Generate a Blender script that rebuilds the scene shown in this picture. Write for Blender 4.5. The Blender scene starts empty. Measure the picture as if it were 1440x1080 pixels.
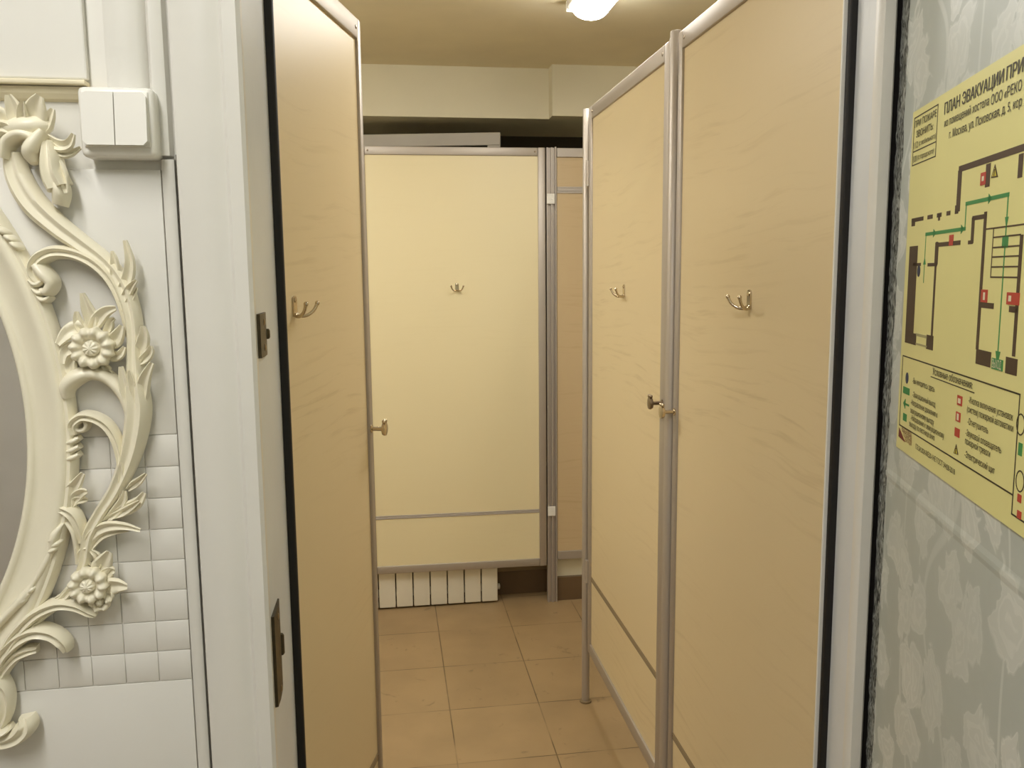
import bpy, bmesh, math, random
from mathutils import Vector, Matrix
from mathutils.geometry import delaunay_2d_cdt
random.seed(7)
S = bpy.context.scene
COL = S.collection
PI = math.pi

# ------------------------------------------------------------------ materials
def lin(c):
    return tuple(((v/255)/12.92 if v/255 <= .04045 else ((v/255+.055)/1.055)**2.4) for v in c) + (1,)

def new_mat(name):
    m = bpy.data.materials.new(name); m.use_nodes = True
    nt = m.node_tree
    b = nt.nodes['Principled BSDF']
    return m, nt, b

def nd(nt, kind, **kw):
    n = nt.nodes.new(kind)
    for k, v in kw.items():
        if k.startswith('i_'):
            n.inputs[k[2:].replace('_', ' ')].default_value = v
        else:
            setattr(n, k, v)
    return n

def ramp(nt, stops):
    r = nt.nodes.new('ShaderNodeValToRGB')
    el = r.color_ramp.elements
    while len(el) < len(stops): el.new(.5)
    for e, (p, c) in zip(el, stops):
        e.position = p; e.color = c
    return r

def flat(name, rgb, rough=.5, metal=0, spec=.5, noise=0.06, scale=6, bump=0, bscale=60):
    """painted / plastic surface with a faint unevenness of tone"""
    m, nt, b = new_mat(name)
    L = nt.links.new
    c = lin(rgb)
    tc = nd(nt, 'ShaderNodeTexCoord')
    no = nd(nt, 'ShaderNodeTexNoise'); no.inputs['Scale'].default_value = scale; no.inputs['Detail'].default_value = 4
    L(tc.outputs['Object'], no.inputs['Vector'])
    r = ramp(nt, [(.3, tuple(v*(1-noise) for v in c[:3])+(1,)), (.7, tuple(min(1, v*(1+noise)) for v in c[:3])+(1,))])
    L(no.outputs['Fac'], r.inputs['Fac']); L(r.outputs['Color'], b.inputs['Base Color'])
    b.inputs['Roughness'].default_value = rough; b.inputs['Metallic'].default_value = metal
    b.inputs['Specular IOR Level'].default_value = spec
    if bump:
        n2 = nd(nt, 'ShaderNodeTexNoise'); n2.inputs['Scale'].default_value = bscale; n2.inputs['Detail'].default_value = 3
        L(tc.outputs['Object'], n2.inputs['Vector'])
        bp = nd(nt, 'ShaderNodeBump'); bp.inputs['Strength'].default_value = bump; bp.inputs['Distance'].default_value = .004
        L(n2.outputs['Fac'], bp.inputs['Height']); L(bp.outputs['Normal'], b.inputs['Normal'])
    return m

def laminate(name, a, d, amount=1.0, rough=.38):
    """beech-look laminate, wavy grain running across the door"""
    m, nt, b = new_mat(name); L = nt.links.new
    tc = nd(nt, 'ShaderNodeTexCoord')
    warp = nd(nt, 'ShaderNodeTexNoise'); warp.inputs['Scale'].default_value = 2.2; warp.inputs['Detail'].default_value = 2
    L(tc.outputs['Object'], warp.inputs['Vector'])
    mp0 = nd(nt, 'ShaderNodeVectorMath', operation='MULTIPLY_ADD')
    L(warp.outputs['Color'], mp0.inputs[0]); mp0.inputs[1].default_value = (.0, .0, .10); L(tc.outputs['Object'], mp0.inputs[2])
    mp = nd(nt, 'ShaderNodeMapping'); mp.inputs['Scale'].default_value = (4, 4, 75)
    L(mp0.outputs['Vector'], mp.inputs['Vector'])
    n1 = nd(nt, 'ShaderNodeTexNoise'); n1.inputs['Scale'].default_value = 1.0; n1.inputs['Detail'].default_value = 5; n1.inputs['Roughness'].default_value = .6
    L(mp.outputs['Vector'], n1.inputs['Vector'])
    mp2 = nd(nt, 'ShaderNodeMapping'); mp2.inputs['Scale'].default_value = (1.2, 1.2, 7)
    L(mp0.outputs['Vector'], mp2.inputs['Vector'])
    n2 = nd(nt, 'ShaderNodeTexNoise'); n2.inputs['Scale'].default_value = 1.0; n2.inputs['Detail'].default_value = 3
    L(mp2.outputs['Vector'], n2.inputs['Vector'])
    ca, cd = lin(a), lin(d)
    r1 = ramp(nt, [(.34, cd), (.47, ca), (1, ca)])
    L(n1.outputs['Fac'], r1.inputs['Fac'])
    mix = nd(nt, 'ShaderNodeMix', data_type='RGBA')
    L(n2.outputs['Fac'], mix.inputs['Factor'])
    r2 = ramp(nt, [(.42, (0, 0, 0, 1)), (.66, (amount, amount, amount, 1))])
    L(n2.outputs['Fac'], r2.inputs['Fac']); L(r2.outputs['Color'], mix.inputs['Factor'])
    mix.inputs['A'].default_value = ca
    L(r1.outputs['Color'], mix.inputs['B'])
    L(mix.outputs['Result'], b.inputs['Base Color'])
    b.inputs['Roughness'].default_value = rough
    bp = nd(nt, 'ShaderNodeBump'); bp.inputs['Strength'].default_value = .08*amount; bp.inputs['Distance'].default_value = .001
    L(n1.outputs['Fac'], bp.inputs['Height']); L(bp.outputs['Normal'], b.inputs['Normal'])
    return m

def emit(name, rgb, strength):
    m, nt, b = new_mat(name)
    b.inputs['Base Color'].default_value = (.9, .9, .88, 1)
    b.inputs['Emission Color'].default_value = rgb
    b.inputs['Emission Strength'].default_value = strength
    return m

def floor_mat():
    m, nt, b = new_mat('brown floor tile'); L = nt.links.new
    tc = nd(nt, 'ShaderNodeTexCoord')
    mp = nd(nt, 'ShaderNodeMapping'); mp.inputs['Location'].default_value = (-.163+3.0, -2.325+.315*10, 0)
    L(tc.outputs['Object'], mp.inputs['Vector'])
    br = nd(nt, 'ShaderNodeTexBrick'); br.offset = 0; br.squash = 1
    br.inputs['Scale'].default_value = 1; br.inputs['Brick Width'].default_value = .30; br.inputs['Row Height'].default_value = .315
    br.inputs['Mortar Size'].default_value = .0022; br.inputs['Mortar Smooth'].default_value = .25
    br.inputs['Color1'].default_value = lin(TILE_A); br.inputs['Color2'].default_value = lin(TILE_B); br.inputs['Mortar'].default_value = lin(TILE_G)
    L(mp.outputs['Vector'], br.inputs['Vector'])
    no = nd(nt, 'ShaderNodeTexNoise'); no.inputs['Scale'].default_value = 5; no.inputs['Detail'].default_value = 6
    L(tc.outputs['Object'], no.inputs['Vector'])
    r = ramp(nt, [(.3, (.90, .90, .90, 1)), (.62, (1.05, 1.05, 1.05, 1))])
    L(no.outputs['Fac'], r.inputs['Fac'])
    # scuffs: short dark scrapes
    sc = nd(nt, 'ShaderNodeTexNoise'); sc.inputs['Scale'].default_value = 16; sc.inputs['Detail'].default_value = 8; sc.inputs['Distortion'].default_value = 1.5
    L(tc.outputs['Object'], sc.inputs['Vector'])
    rs = ramp(nt, [(.27, (.72, .72, .72, 1)), (.35, (1, 1, 1, 1))]); L(sc.outputs['Fac'], rs.inputs['Fac'])
    gn = nd(nt, 'ShaderNodeTexNoise'); gn.inputs['Scale'].default_value = 3.5; gn.inputs['Detail'].default_value = 3
    L(tc.outputs['Object'], gn.inputs['Vector'])
    gc = ramp(nt, [(.46, lin(TILE_G)), (.66, lin(TILE_A))]); L(gn.outputs['Fac'], gc.inputs['Fac'])
    L(gc.outputs['Color'], br.inputs['Mortar'])
    m1 = nd(nt, 'ShaderNodeMix', data_type='RGBA', blend_type='MULTIPLY'); m1.inputs['Factor'].default_value = 1
    L(br.outputs['Color'], m1.inputs['A']); L(r.outputs['Color'], m1.inputs['B'])
    m2 = nd(nt, 'ShaderNodeMix', data_type='RGBA', blend_type='MULTIPLY'); m2.inputs['Factor'].default_value = 1
    L(m1.outputs['Result'], m2.inputs['A']); L(rs.outputs['Color'], m2.inputs['B'])
    L(m2.outputs['Result'], b.inputs['Base Color'])
    b.inputs['Roughness'].default_value = .42
    bp = nd(nt, 'ShaderNodeBump', invert=True); bp.inputs['Strength'].default_value = .25; bp.inputs['Distance'].default_value = .002
    L(br.outputs['Fac'], bp.inputs['Height']); L(bp.outputs['Normal'], b.inputs['Normal'])
    return m

def wallpaper_mat():
    """grey-green paper printed with pale trailing leaves, drawn in the plane of the wall"""
    m, nt, b = new_mat('leaf wallpaper'); L = nt.links.new
    tc = nd(nt, 'ShaderNodeTexCoord')
    se = nd(nt, 'ShaderNodeSeparateXYZ'); L(tc.outputs['Object'], se.inputs[0])
    cb = nd(nt, 'ShaderNodeCombineXYZ'); L(se.outputs['X'], cb.inputs['X']); L(se.outputs['Z'], cb.inputs['Y'])
    def noise(scale, detail, vec, dist=0):
        n = nd(nt, 'ShaderNodeTexNoise', noise_dimensions='2D'); n.inputs['Scale'].default_value = scale; n.inputs['Detail'].default_value = detail; n.inputs['Distortion'].default_value = dist
        L(vec, n.inputs['Vector']); return n
    wn = noise(10, 3, cb.outputs[0])
    wv = nd(nt, 'ShaderNodeVectorMath', operation='MULTIPLY_ADD'); wv.inputs[1].default_value = (.085, .075, 0)
    L(wn.outputs['Color'], wv.inputs[0]); L(cb.outputs[0], wv.inputs[2])
    mp = nd(nt, 'ShaderNodeMapping'); mp.inputs['Scale'].default_value = (15, 11.5, 1)
    L(wv.outputs['Vector'], mp.inputs['Vector'])
    vo = nd(nt, 'ShaderNodeTexVoronoi', voronoi_dimensions='2D', feature='F1'); vo.inputs['Scale'].default_value = 1; vo.inputs['Randomness'].default_value = .9
    L(mp.outputs['Vector'], vo.inputs['Vector'])
    n2 = noise(42, 3, wv.outputs['Vector'], .6)
    ad = nd(nt, 'ShaderNodeMath', operation='MULTIPLY_ADD'); ad.inputs[1].default_value = .42
    L(n2.outputs['Fac'], ad.inputs[0]); L(vo.outputs['Distance'], ad.inputs[2])
    r = ramp(nt, [(.58, (1, 1, 1, 1)), (.635, (.14, .14, .14, 1)), (.85, (0, 0, 0, 1))])
    L(ad.outputs[0], r.inputs['Fac'])
    # pale veins curling inside each leaf
    sn = nd(nt, 'ShaderNodeMath', operation='MULTIPLY'); sn.inputs[1].default_value = 34
    L(ad.outputs[0], sn.inputs[0])
    si = nd(nt, 'ShaderNodeMath', operation='SINE'); L(sn.outputs[0], si.inputs[0])
    rv = ramp(nt, [(.0, (.72, .72, .72, 1)), (.75, (1, 1, 1, 1))]); L(si.outputs[0], rv.inputs['Fac'])
    mu = nd(nt, 'ShaderNodeMath', operation='MULTIPLY'); L(r.outputs['Color'], mu.inputs[0]); L(rv.outputs['Color'], mu.inputs[1])
    # thin trailing stems
    ws = nd(nt, 'ShaderNodeTexWave', wave_type='BANDS', bands_direction='X'); ws.inputs['Scale'].default_value = 2.6; ws.inputs['Distortion'].default_value = 11; ws.inputs['Detail'].default_value = 1; ws.inputs['Detail Scale'].default_value = 1.0
    L(cb.outputs[0], ws.inputs['Vector'])
    rw = ramp(nt, [(.985, (0, 0, 0, 1)), (.997, (.6, .6, .6, 1))]); L(ws.outputs['Fac'], rw.inputs['Fac'])
    mx = nd(nt, 'ShaderNodeMath', operation='MAXIMUM'); L(mu.outputs[0], mx.inputs[0]); L(rw.outputs['Color'], mx.inputs[1])
    # the print is worn: patches where it hardly shows
    wo = noise(3.0, 3, cb.outputs[0])
    rwo = ramp(nt, [(.36, (.55, .55, .55, 1)), (.56, (1, 1, 1, 1))]); L(wo.outputs['Fac'], rwo.inputs['Fac'])
    m3 = nd(nt, 'ShaderNodeMath', operation='MULTIPLY'); L(mx.outputs[0], m3.inputs[0]); L(rwo.outputs['Color'], m3.inputs[1])
    mix = nd(nt, 'ShaderNodeMix', data_type='RGBA'); L(m3.outputs[0], mix.inputs['Factor'])
    mix.inputs['A'].default_value = lin(PAPER_D); mix.inputs['B'].default_value = lin(PAPER_L)
    L(mix.outputs['Result'], b.inputs['Base Color'])
    rr = nd(nt, 'ShaderNodeMapRange'); rr.inputs['To Min'].default_value = .55; rr.inputs['To Max'].default_value = .38
    L(m3.outputs[0], rr.inputs['Value']); L(rr.outputs['Result'], b.inputs['Roughness'])
    bp = nd(nt, 'ShaderNodeBump'); bp.inputs['Strength'].default_value = .10; bp.inputs['Distance'].default_value = .001
    L(m3.outputs[0], bp.inputs['Height']); L(bp.outputs['Normal'], b.inputs['Normal'])
    return m

def torn_mat():
    m, nt, b = new_mat('torn paper edge'); L = nt.links.new
    tc = nd(nt, 'ShaderNodeTexCoord')
    mp = nd(nt, 'ShaderNodeMapping'); mp.inputs['Scale'].default_value = (160, 160, 55)
    L(tc.outputs['Object'], mp.inputs['Vector'])
    no = nd(nt, 'ShaderNodeTexNoise'); no.inputs['Scale'].default_value = 1; no.inputs['Detail'].default_value = 6; no.inputs['Distortion'].default_value = 2
    L(mp.outputs['Vector'], no.inputs['Vector'])
    r = ramp(nt, [(.36, lin((34, 32, 28))), (.50, lin((125, 126, 118))), (.66, lin((186, 188, 180)))])
    L(no.outputs['Fac'], r.inputs['Fac']); L(r.outputs['Color'], b.inputs['Base Color'])
    b.inputs['Roughness'].default_value = .8
    return m

TILE_A=(166,140,102); TILE_B=(161,135,98); TILE_G=(108,88,60)
PAPER_D=(186,192,185); PAPER_L=(222,225,219)
M = {}
M['paint'] = flat('white wall paint', (229,226,217), .45, noise=.025, bump=.10, bscale=18)
M['paint_gloss'] = flat('white enamel', (227,224,215), .30, noise=.03, bump=.12, bscale=25)
M['reveal'] = flat('grey white enamel', (222,224,224), .35, noise=.04, bump=.1)
M['panel_white'] = flat('white tile panel', (229,226,218), .33, noise=.02)
M['cream'] = flat('cream resin', (240,233,209), .34, noise=.02, scale=20)
M['ivory_trim'] = flat('ivory trim', (232,221,190), .5, noise=.03)
M['plastic'] = flat('white plastic', (238,235,226), .25, noise=.01)
M['black'] = flat('black rubber', (22,18,16), .6, noise=.1)
M['grime'] = flat('dark joint', (84,78,64), .8, noise=.2, scale=40)
M['bronze'] = flat('dark bronze hinge', (74,64,44), .40, metal=.6, noise=.25, scale=60)
M['steel'] = flat('bright steel', (205,192,170), .18, metal=1, noise=.03)
M['dull_steel'] = flat('dull steel', (150,135,115), .3, metal=1, noise=.05)
M['alu'] = flat('anodised aluminium', (186,177,166), .5, metal=.6, noise=.01, scale=3)
M['alu_dark'] = flat('aluminium strip', (140,122,94), .5, metal=.3, noise=.03)
M['lam'] = laminate('beech laminate', (226,207,166), (210,189,146), .8)
M['lam_pale'] = laminate('pale cream laminate', (238,224,182), (234,219,175), .4, .42)
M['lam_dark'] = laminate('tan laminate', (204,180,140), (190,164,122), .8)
M['ceil'] = flat('cream ceiling paint', (234,221,188), .6, noise=.03)
M['beam'] = flat('beam paint', (226,218,190), .6, noise=.02)
M['niche'] = flat('dark recess', (60,50,38), .8)
M['sash'] = flat('window sash paint', (188,180,166), .5)
M['glass_dark'] = flat('night window glass', (16,14,12), .08, noise=.02)
M['skirt'] = flat('brown skirting tile', (106,84,58), .4, noise=.08)
M['white_rad'] = flat('radiator enamel', (238,232,215), .35, noise=.02)
M['plan'] = flat('luminescent yellow film', (232,226,154), .42, noise=.02)
M['ink'] = flat('brown ink', (74,54,34), .6, noise=.03)
M['ink_text'] = flat('dark ink', (52,44,22), .6, noise=.03)
M['green'] = flat('green ink', (62,142,76), .6, noise=.03)
M['red'] = flat('red ink', (188,66,48), .6, noise=.03)
M['blue'] = flat('blue ink', (52,58,84), .6, noise=.03)
M['yellow'] = flat('yellow ink', (206,190,64), .6, noise=.03)
M['pale_ink'] = flat('pale print', (232,222,190), .6, noise=.02)
M['grey_ink'] = flat('grey print', (172,164,118), .6, noise=.02)
M['maroon'] = flat('maroon ink', (120,38,28), .6, noise=.03)
M['mirror'] = flat('mirror silver', (246,244,240), .03, metal=1, noise=.01)
M['ante_wall'] = flat('beige wall', (240,238,232), .6, noise=.03)
M['dark_door'] = flat('dark brown door', (70,58,48), .5, noise=.1)
M['lamp'] = emit('lit diffuser', (1.0,.985,.94,1), 35.0)
M['lamp_ante'] = emit('lit hall diffuser', (1.0,.99,.965,1), 35.0)
M['floor'] = floor_mat(); M['paper'] = wallpaper_mat(); M['torn'] = torn_mat()

# ------------------------------------------------------------------ helpers
def link(name, bm, mat, parent=None, smooth=None, matrix=None):
    bmesh.ops.recalc_face_normals(bm, faces=bm.faces[:])
    me = bpy.data.meshes.new(name); bm.to_mesh(me); bm.free()
    me.materials.append(M[mat] if isinstance(mat, str) else mat)
    o = bpy.data.objects.new(name, me); COL.objects.link(o)
    if parent is not None: o.parent = parent
    if matrix is not None: o.matrix_local = matrix
    if smooth is not None:
        for p in me.polygons: p.use_smooth = True
        if smooth < 180:
            me.set_sharp_from_angle(angle=math.radians(smooth))
    return o

def empty(name, loc=(0, 0, 0), rz=0):
    o = bpy.data.objects.new(name, None); COL.objects.link(o)
    o.empty_display_size = .05
    o.location = loc; o.rotation_euler = (0, 0, rz)
    return o

def tag(o, label, cat, group=None):
    o['label'] = label; o['category'] = cat
    if group: o['group'] = group
    return o

def struct(o):
    o['kind'] = 'structure'; return o

def box(bm, x0, x1, y0, y1, z0, z1, bev=0, seg=2):
    r = bmesh.ops.create_cube(bm, size=1)
    vs = r['verts']
    bmesh.ops.scale(bm, vec=(x1-x0, y1-y0, z1-z0), verts=vs)
    bmesh.ops.translate(bm, vec=((x0+x1)/2, (y0+y1)/2, (z0+z1)/2), verts=vs)
    if bev:
        es = list({e for v in vs for e in v.link_edges})
        bmesh.ops.bevel(bm, geom=es, offset=bev, segments=seg, affect='EDGES', profile=.5)
    return bm

def B(*a, **k):
    return box(bmesh.new(), *a, **k)

def boxes(lst, bev=0):
    bm = bmesh.new()
    for b in lst: box(bm, *b, bev=bev)
    return bm

def prism(bm, pts, axis, a, b):
    """closed outline extruded along an axis: 'z' pts=(x,y); 'y' pts=(x,z); 'x' pts=(y,z)"""
    def P(p, t):
        return {'z': (p[0], p[1], t), 'y': (p[0], t, p[1]), 'x': (t, p[0], p[1])}[axis]
    lo = [bm.verts.new(P(p, a)) for p in pts]; hi = [bm.verts.new(P(p, b)) for p in pts]
    bm.faces.new(lo); bm.faces.new(hi[::-1])
    n = len(pts)
    for i in range(n): bm.faces.new((lo[i], lo[(i+1) % n], hi[(i+1) % n], hi[i]))
    return bm

def catmull(pts, n):
    pts = [tuple(map(float, p)) for p in pts]
    P = [pts[0]] + pts + [pts[-1]]
    out = []
    m = len(pts)-1
    for i in range(n+1):
        t = i/n*m; k = min(int(t), m-1); u = t-k
        a, b, c, d = P[k], P[k+1], P[k+2], P[k+3]
        out.append(tuple(.5*((2*b[j]) + (-a[j]+c[j])*u + (2*a[j]-5*b[j]+4*c[j]-d[j])*u*u + (-a[j]+3*b[j]-3*c[j]+d[j])*u**3) for j in range(len(b))))
    return out

def tube(bm, pts, rad, n=10, smooth_n=None, cap=True):
    """round rod through points; rad a number or one per point"""
    rr = rad if isinstance(rad, (list, tuple)) else [rad]*len(pts)
    data = [tuple(p)+(r,) for p, r in zip(pts, rr)]
    if smooth_n: data = catmull(data, smooth_n)
    P = [Vector(d[:3]) for d in data]; Rr = [d[3] for d in data]
    rings = []
    up = None
    for i, p in enumerate(P):
        t = (P[min(i+1, len(P)-1)]-P[max(i-1, 0)]).normalized()
        if up is None:
            up = t.orthogonal().normalized()
        up = (up-t*up.dot(t)).normalized(); sd = t.cross(up)
        rings.append([bm.verts.new(p+(up*math.cos(2*PI*k/n)+sd*math.sin(2*PI*k/n))*Rr[i]) for k in range(n)])
    for a, b in zip(rings, rings[1:]):
        for k in range(n): bm.faces.new((a[k], a[(k+1) % n], b[(k+1) % n], b[k]))
    if cap:
        bm.faces.new(rings[0][::-1]); bm.faces.new(rings[-1])
    return bm

def lathe(bm, prof, mat4=None, n=20):
    """profile of (radius, height) turned about the z axis, then moved by mat4"""
    rings = []
    for r, z in prof:
        r = max(r, 1e-5)
        vs = [Vector((r*math.cos(2*PI*k/n), r*math.sin(2*PI*k/n), z)) for k in range(n)]
        if mat4 is not None: vs = [mat4 @ v for v in vs]
        rings.append([bm.verts.new(v) for v in vs])
    for a, b in zip(rings, rings[1:]):
        for k in range(n): bm.faces.new((a[k], a[(k+1) % n], b[(k+1) % n], b[k]))
    bm.faces.new(rings[0][::-1]); bm.faces.new(rings[-1])
    return bm

# ------------------------------------------------------------------ setting
struct(link('floor', B(-2.4, 2.0, -2.2, 4.2, -.08, 0), 'floor'))
struct(link('ceiling', B(-1.5, 2.0, 1.133, 4.2, 2.295, 2.37), 'ceil'))
struct(link('ceiling', B(-2.4, 1.0, -2.2, 1.133, 2.50, 2.58), 'paint'))

# wall that holds the doorway (opening x -0.145..0.573)
YW = .957
struct(link('wall_front', boxes([(-2.4, -.217, YW, 1.133, 0, 2.5), (.660, 2.0, 1.02, 1.068, 0, 2.5), (-.217, .660, YW, 1.133, 2.06, 2.5)]), 'paint'))
struct(link('wall_rear', B(-2.4, 1.0, -2.2, -2.1, 0, 2.5), 'ante_wall'))
struct(link('wall_left', B(-2.4, -2.3, -2.1, YW, 0, 2.5), 'ante_wall'))
# washroom shell behind the stalls
struct(link('wall_far_left', B(-1.5, -1.4, 1.133, 4.2, 0, 2.295), 'beam'))
struct(link('wall_far_right', B(1.9, 2.0, 1.06, 4.2, 0, 2.295), 'beam'))
struct(link('wall_back', boxes([(-1.4, .705, 3.64, 3.74, .11, 1.30), (.705, 1.9, 3.53, 3.74, .10, 1.30), (-1.4, -.75, 3.64, 4.1, 1.30, 2.08)]), 'beam'))
struct(link('window_1', boxes([(-1.4, 1.9, 4.06, 4.16, 0, 2.295), (-1.4, 1.9, 3.74, 4.06, 1.22, 1.30)]), 'niche'))
struct(link('trim_1', boxes([(-1.4, .690, 3.605, 4.06, 2.09, 2.295)]), 'beam'))
struct(link('trim_2', boxes([(.690, 1.9, 3.53, 4.06, 2.09, 2.295)]), 'beam'))
struct(link('baseboard_back', boxes([(-1.4, .70, 3.62, 3.64, 0, .108), (.705, 1.9, 3.51, 3.53, 0, .105)]), 'skirt'))
struct(link('trim_3', B(-1.4, .70, 3.612, 3.64, .110, .134, bev=.003), 'alu_dark'))

# window sash swung a little into the room behind the end door
sash = struct(empty('window_2', (-.16, 3.74, 0), math.radians(-11)))
fr = bmesh.new()
for b in ((0, .655, 0, .035, 1.982, 2.035), (0, .655, 0, .035, 1.32, 1.38), (.600, .655, 0, .035, 1.38, 1.982), (0, .06, 0, .035, 1.38, 1.982)): box(fr, *b, bev=.003)
link('window_frame', fr, 'sash', sash)
link('pane', B(.06, .60, .014, .020, 1.38, 1.982), 'glass_dark', sash)

# ------------------------------------------------------------------ door frame of the opening
d1 = struct(empty('door_1', (-.145, .95, 0)))
def dpart(name, bm, mat, smooth=None):
    bmesh.ops.translate(bm, vec=(.145, -.95, 0), verts=bm.verts[:])
    return link(name, bm, mat, d1, smooth)
# left casing, profile in plan (x,y): flat board, shallow cove, raised inner bead
cas = [(-.217, .956), (-.217, .946), (-.213, .943), (-.176, .942), (-.170, .944), (-.1665, .9445), (-.163, .941), (-.149, .940), (-.145, .944), (-.145, .956)]
dpart('casing', prism(bmesh.new(), cas, 'z', 0, 2.06), 'paint_gloss', 40)
cr = [(.603, 1.007), (.603, .996), (.606, .992), (.620, .992), (.6235, .995), (.6235, 1.007)]
dpart('casing', prism(bmesh.new(), cr, 'z', 0, 2.06), 'paint_gloss', 40)
dpart('jamb', B(-.217, -.145, .956, 1.133, 0, 2.06), 'reveal')
jr = [(.603, 1.007), (.603, 1.024), (.609, 1.028), (.609, 1.059), (.660, 1.059), (.660, 1.007)]
dpart('jamb', prism(bmesh.new(), jr, 'z', 0, 2.06), 'reveal')
dpart('seal', B(-.165, -.1345, 1.1335, 1.146, .0, 2.05, bev=.003), 'black')
dpart('stop_bead', B(.5945, .610, 1.0685, 1.0715, .0, 2.05, bev=.0008), 'plastic')
dpart('seal', B(.5990, .660, 1.0592, 1.068, .0, 2.05, bev=.002), 'black')
def hinge(z0, z1, zk0, zk1):
    bm = bmesh.new()
    prism(bm, [(-.145, .956), (-.1415, .957), (-.1408, .975), (-.1415, 1.0), (-.143, 1.013), (-.145, 1.014)], 'z', z0, z1)
    h = dpart('hinge', bm, 'bronze', 30)
    kb = bmesh.new()
    lathe(kb, [(.0030, zk0), (.0042, zk0+.002), (.0042, zk1-.002), (.0030, zk1)], Matrix.Translation((-.1430, 1.011, 0)), 12)
    bmesh.ops.translate(kb, vec=(.145, -.95, 0), verts=kb.verts[:])
    link('hinge_knuckle', kb, 'bronze', h, 40)
    sb = bmesh.new()
    for zz in (z0+.010, z1-.010):
        lathe(sb, [(.0042, 0), (.0042, .0008), (.002, .0018)], Matrix.Translation((-.1412, .982, zz)) @ Matrix.Rotation(PI/2, 4, 'Y'), 10)
    bmesh.ops.translate(sb, vec=(.145, -.95, 0), verts=sb.verts[:])
    link('screw', sb, 'dull_steel', h, 40)
hinge(1.3501, 1.3989, 1.3677, 1.3794)
hinge(0.9394, 1.0500, 0.9792, 1.0058)

# ------------------------------------------------------------------ left wall cladding: big plain tiles and a mosaic band
bm = bmesh.new()
XR = -.2345; XL = -1.25
def tile(x0, x1, z0, z1, g=.0011, bv=.0022):
    box(bm, x0+g, x1-g, .9505, .9575, z0+g, z1-g, bev=bv, seg=2)
big = .284
zt = 1.553
rows = [(zt-big, zt, False), (zt-2*big, zt-big, True), (zt-3*big, zt-2*big, False), (zt-4*big, zt-3*big, True), (zt-5*big, zt-4*big, False)]
for z0, z1, mos in rows:
    z0 = max(z0, .02)
    for i in range(4):
        x1 = XR-i*big; x0 = x1-big
        if mos:
            k = 8; p = big/k
            for a in range(k):
                for c in range(k):
                    tile(x0+a*p, x0+(a+1)*p, z0+c*(z1-z0)/k, z0+(c+1)*(z1-z0)/k, .0001, .0015)
        else:
            tile(x0, x1, z0, z1, .0003, .0014)
box(bm, XL+.1, XR-.0005, .9522, .957, .02, zt-.0005)
struct(link('trim_4', bm, 'panel_white', smooth=35))
# bead beside the casing, wall board above, cover strip, ledge
struct(link('trim_5', prism(bmesh.new(), [(-.2335, .957), (-.2335, .950), (-.230, .9475), (-.2235, .9475), (-.2205, .950), (-.2195, .957)], 'z', 0, 1.563), 'paint_gloss', smooth=40))
cb = bmesh.new(); rc_ = random.Random(11); pv = None
for i in range(121):
    z = 1.568*i/120; a = -.2178-.0006*rc_.random(); b_ = a+.0008+.0014*rc_.random()*(1 if rc_.random() > .25 else .3)
    cu_ = [cb.verts.new((a, .9485, z)), cb.verts.new((b_, .9485, z)), cb.verts.new((b_, .9568, z)), cb.verts.new((a, .9568, z))]
    if pv:
        for k in range(4): cb.faces.new((pv[k], pv[(k+1) % 4], cu_[(k+1) % 4], cu_[k]))
    pv = cu_
struct(link('trim_14', cb, 'grime'))
bm = bmesh.new()
box(bm, -1.4, -.3005, .9485, .957, 1.642, 2.5, bev=.002)
struct(link('trim_6', bm, 'paint'))
struct(link('trim_7', prism(bmesh.new(), [(-.283, .957), (-.281, .9475), (-.276, .9455), (-.250, .9455), (-.244, .949), (-.241, .957)], 'z', 1.5625, 2.5), 'paint_gloss', smooth=40))
struct(link('trim_8', prism(bmesh.new(), [(-.2405, .957), (-.2395, .9475), (-.236, .944), (-.227, .944), (-.2235, .946), (-.2215, .957)], 'z', 1.5665, 2.5), 'paint_gloss', smooth=40))
struct(link('trim_9', B(-1.25, -.3005, .940, .957, 1.6355, 1.6405, bev=.0015), 'ivory_trim'))
struct(link('trim_10', prism(bmesh.new(), [(.957, 1.6345), (.947, 1.6345), (.9485, 1.628), (.952, 1.623), (.957, 1.621)], 'x', -1.25, -.2835), 'ivory_trim'))

# ------------------------------------------------------------------ double light switch
sw = tag(empty('light_switch', (-0.2678, .957, 1.5986)), 'white double rocker light switch beside the carved mirror', 'switch')
bm = bmesh.new()
box(bm, -.0365, .0365, -.033, 0, -.0370, .0325, bev=.006, seg=3)
link('switch_box', bm, 'plastic', sw, 50)
bm = bmesh.new(); box(bm, -.0318, .0318, -.0348, -.0325, -.0275, .0272, bev=.001); link('switch_frame', bm, 'plastic', sw, 50)
for s in (-1, 1):
    bm = bmesh.new()
    a, b = (-.0308, -.0005) if s < 0 else (.0005, .0308)
    bvl = [(a, -.022), (a, .022), (a+(.004 if s < 0 else 0), .0262), (b-(.004 if s > 0 else 0), .0262), (b, .022), (b, -.022), (b-(.004 if s > 0 else 0), -.0262), (a+(.004 if s < 0 else 0), -.0262)]
    prism(bm, bvl, 'y', -.0405, -.033)
    for v in bm.verts:
        if v.co.y < -.04: v.co.y += .0022*(v.co.z/.0262)      # rocker pressed at its top
    link('rocker', bm, 'plastic', sw, 30)

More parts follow.
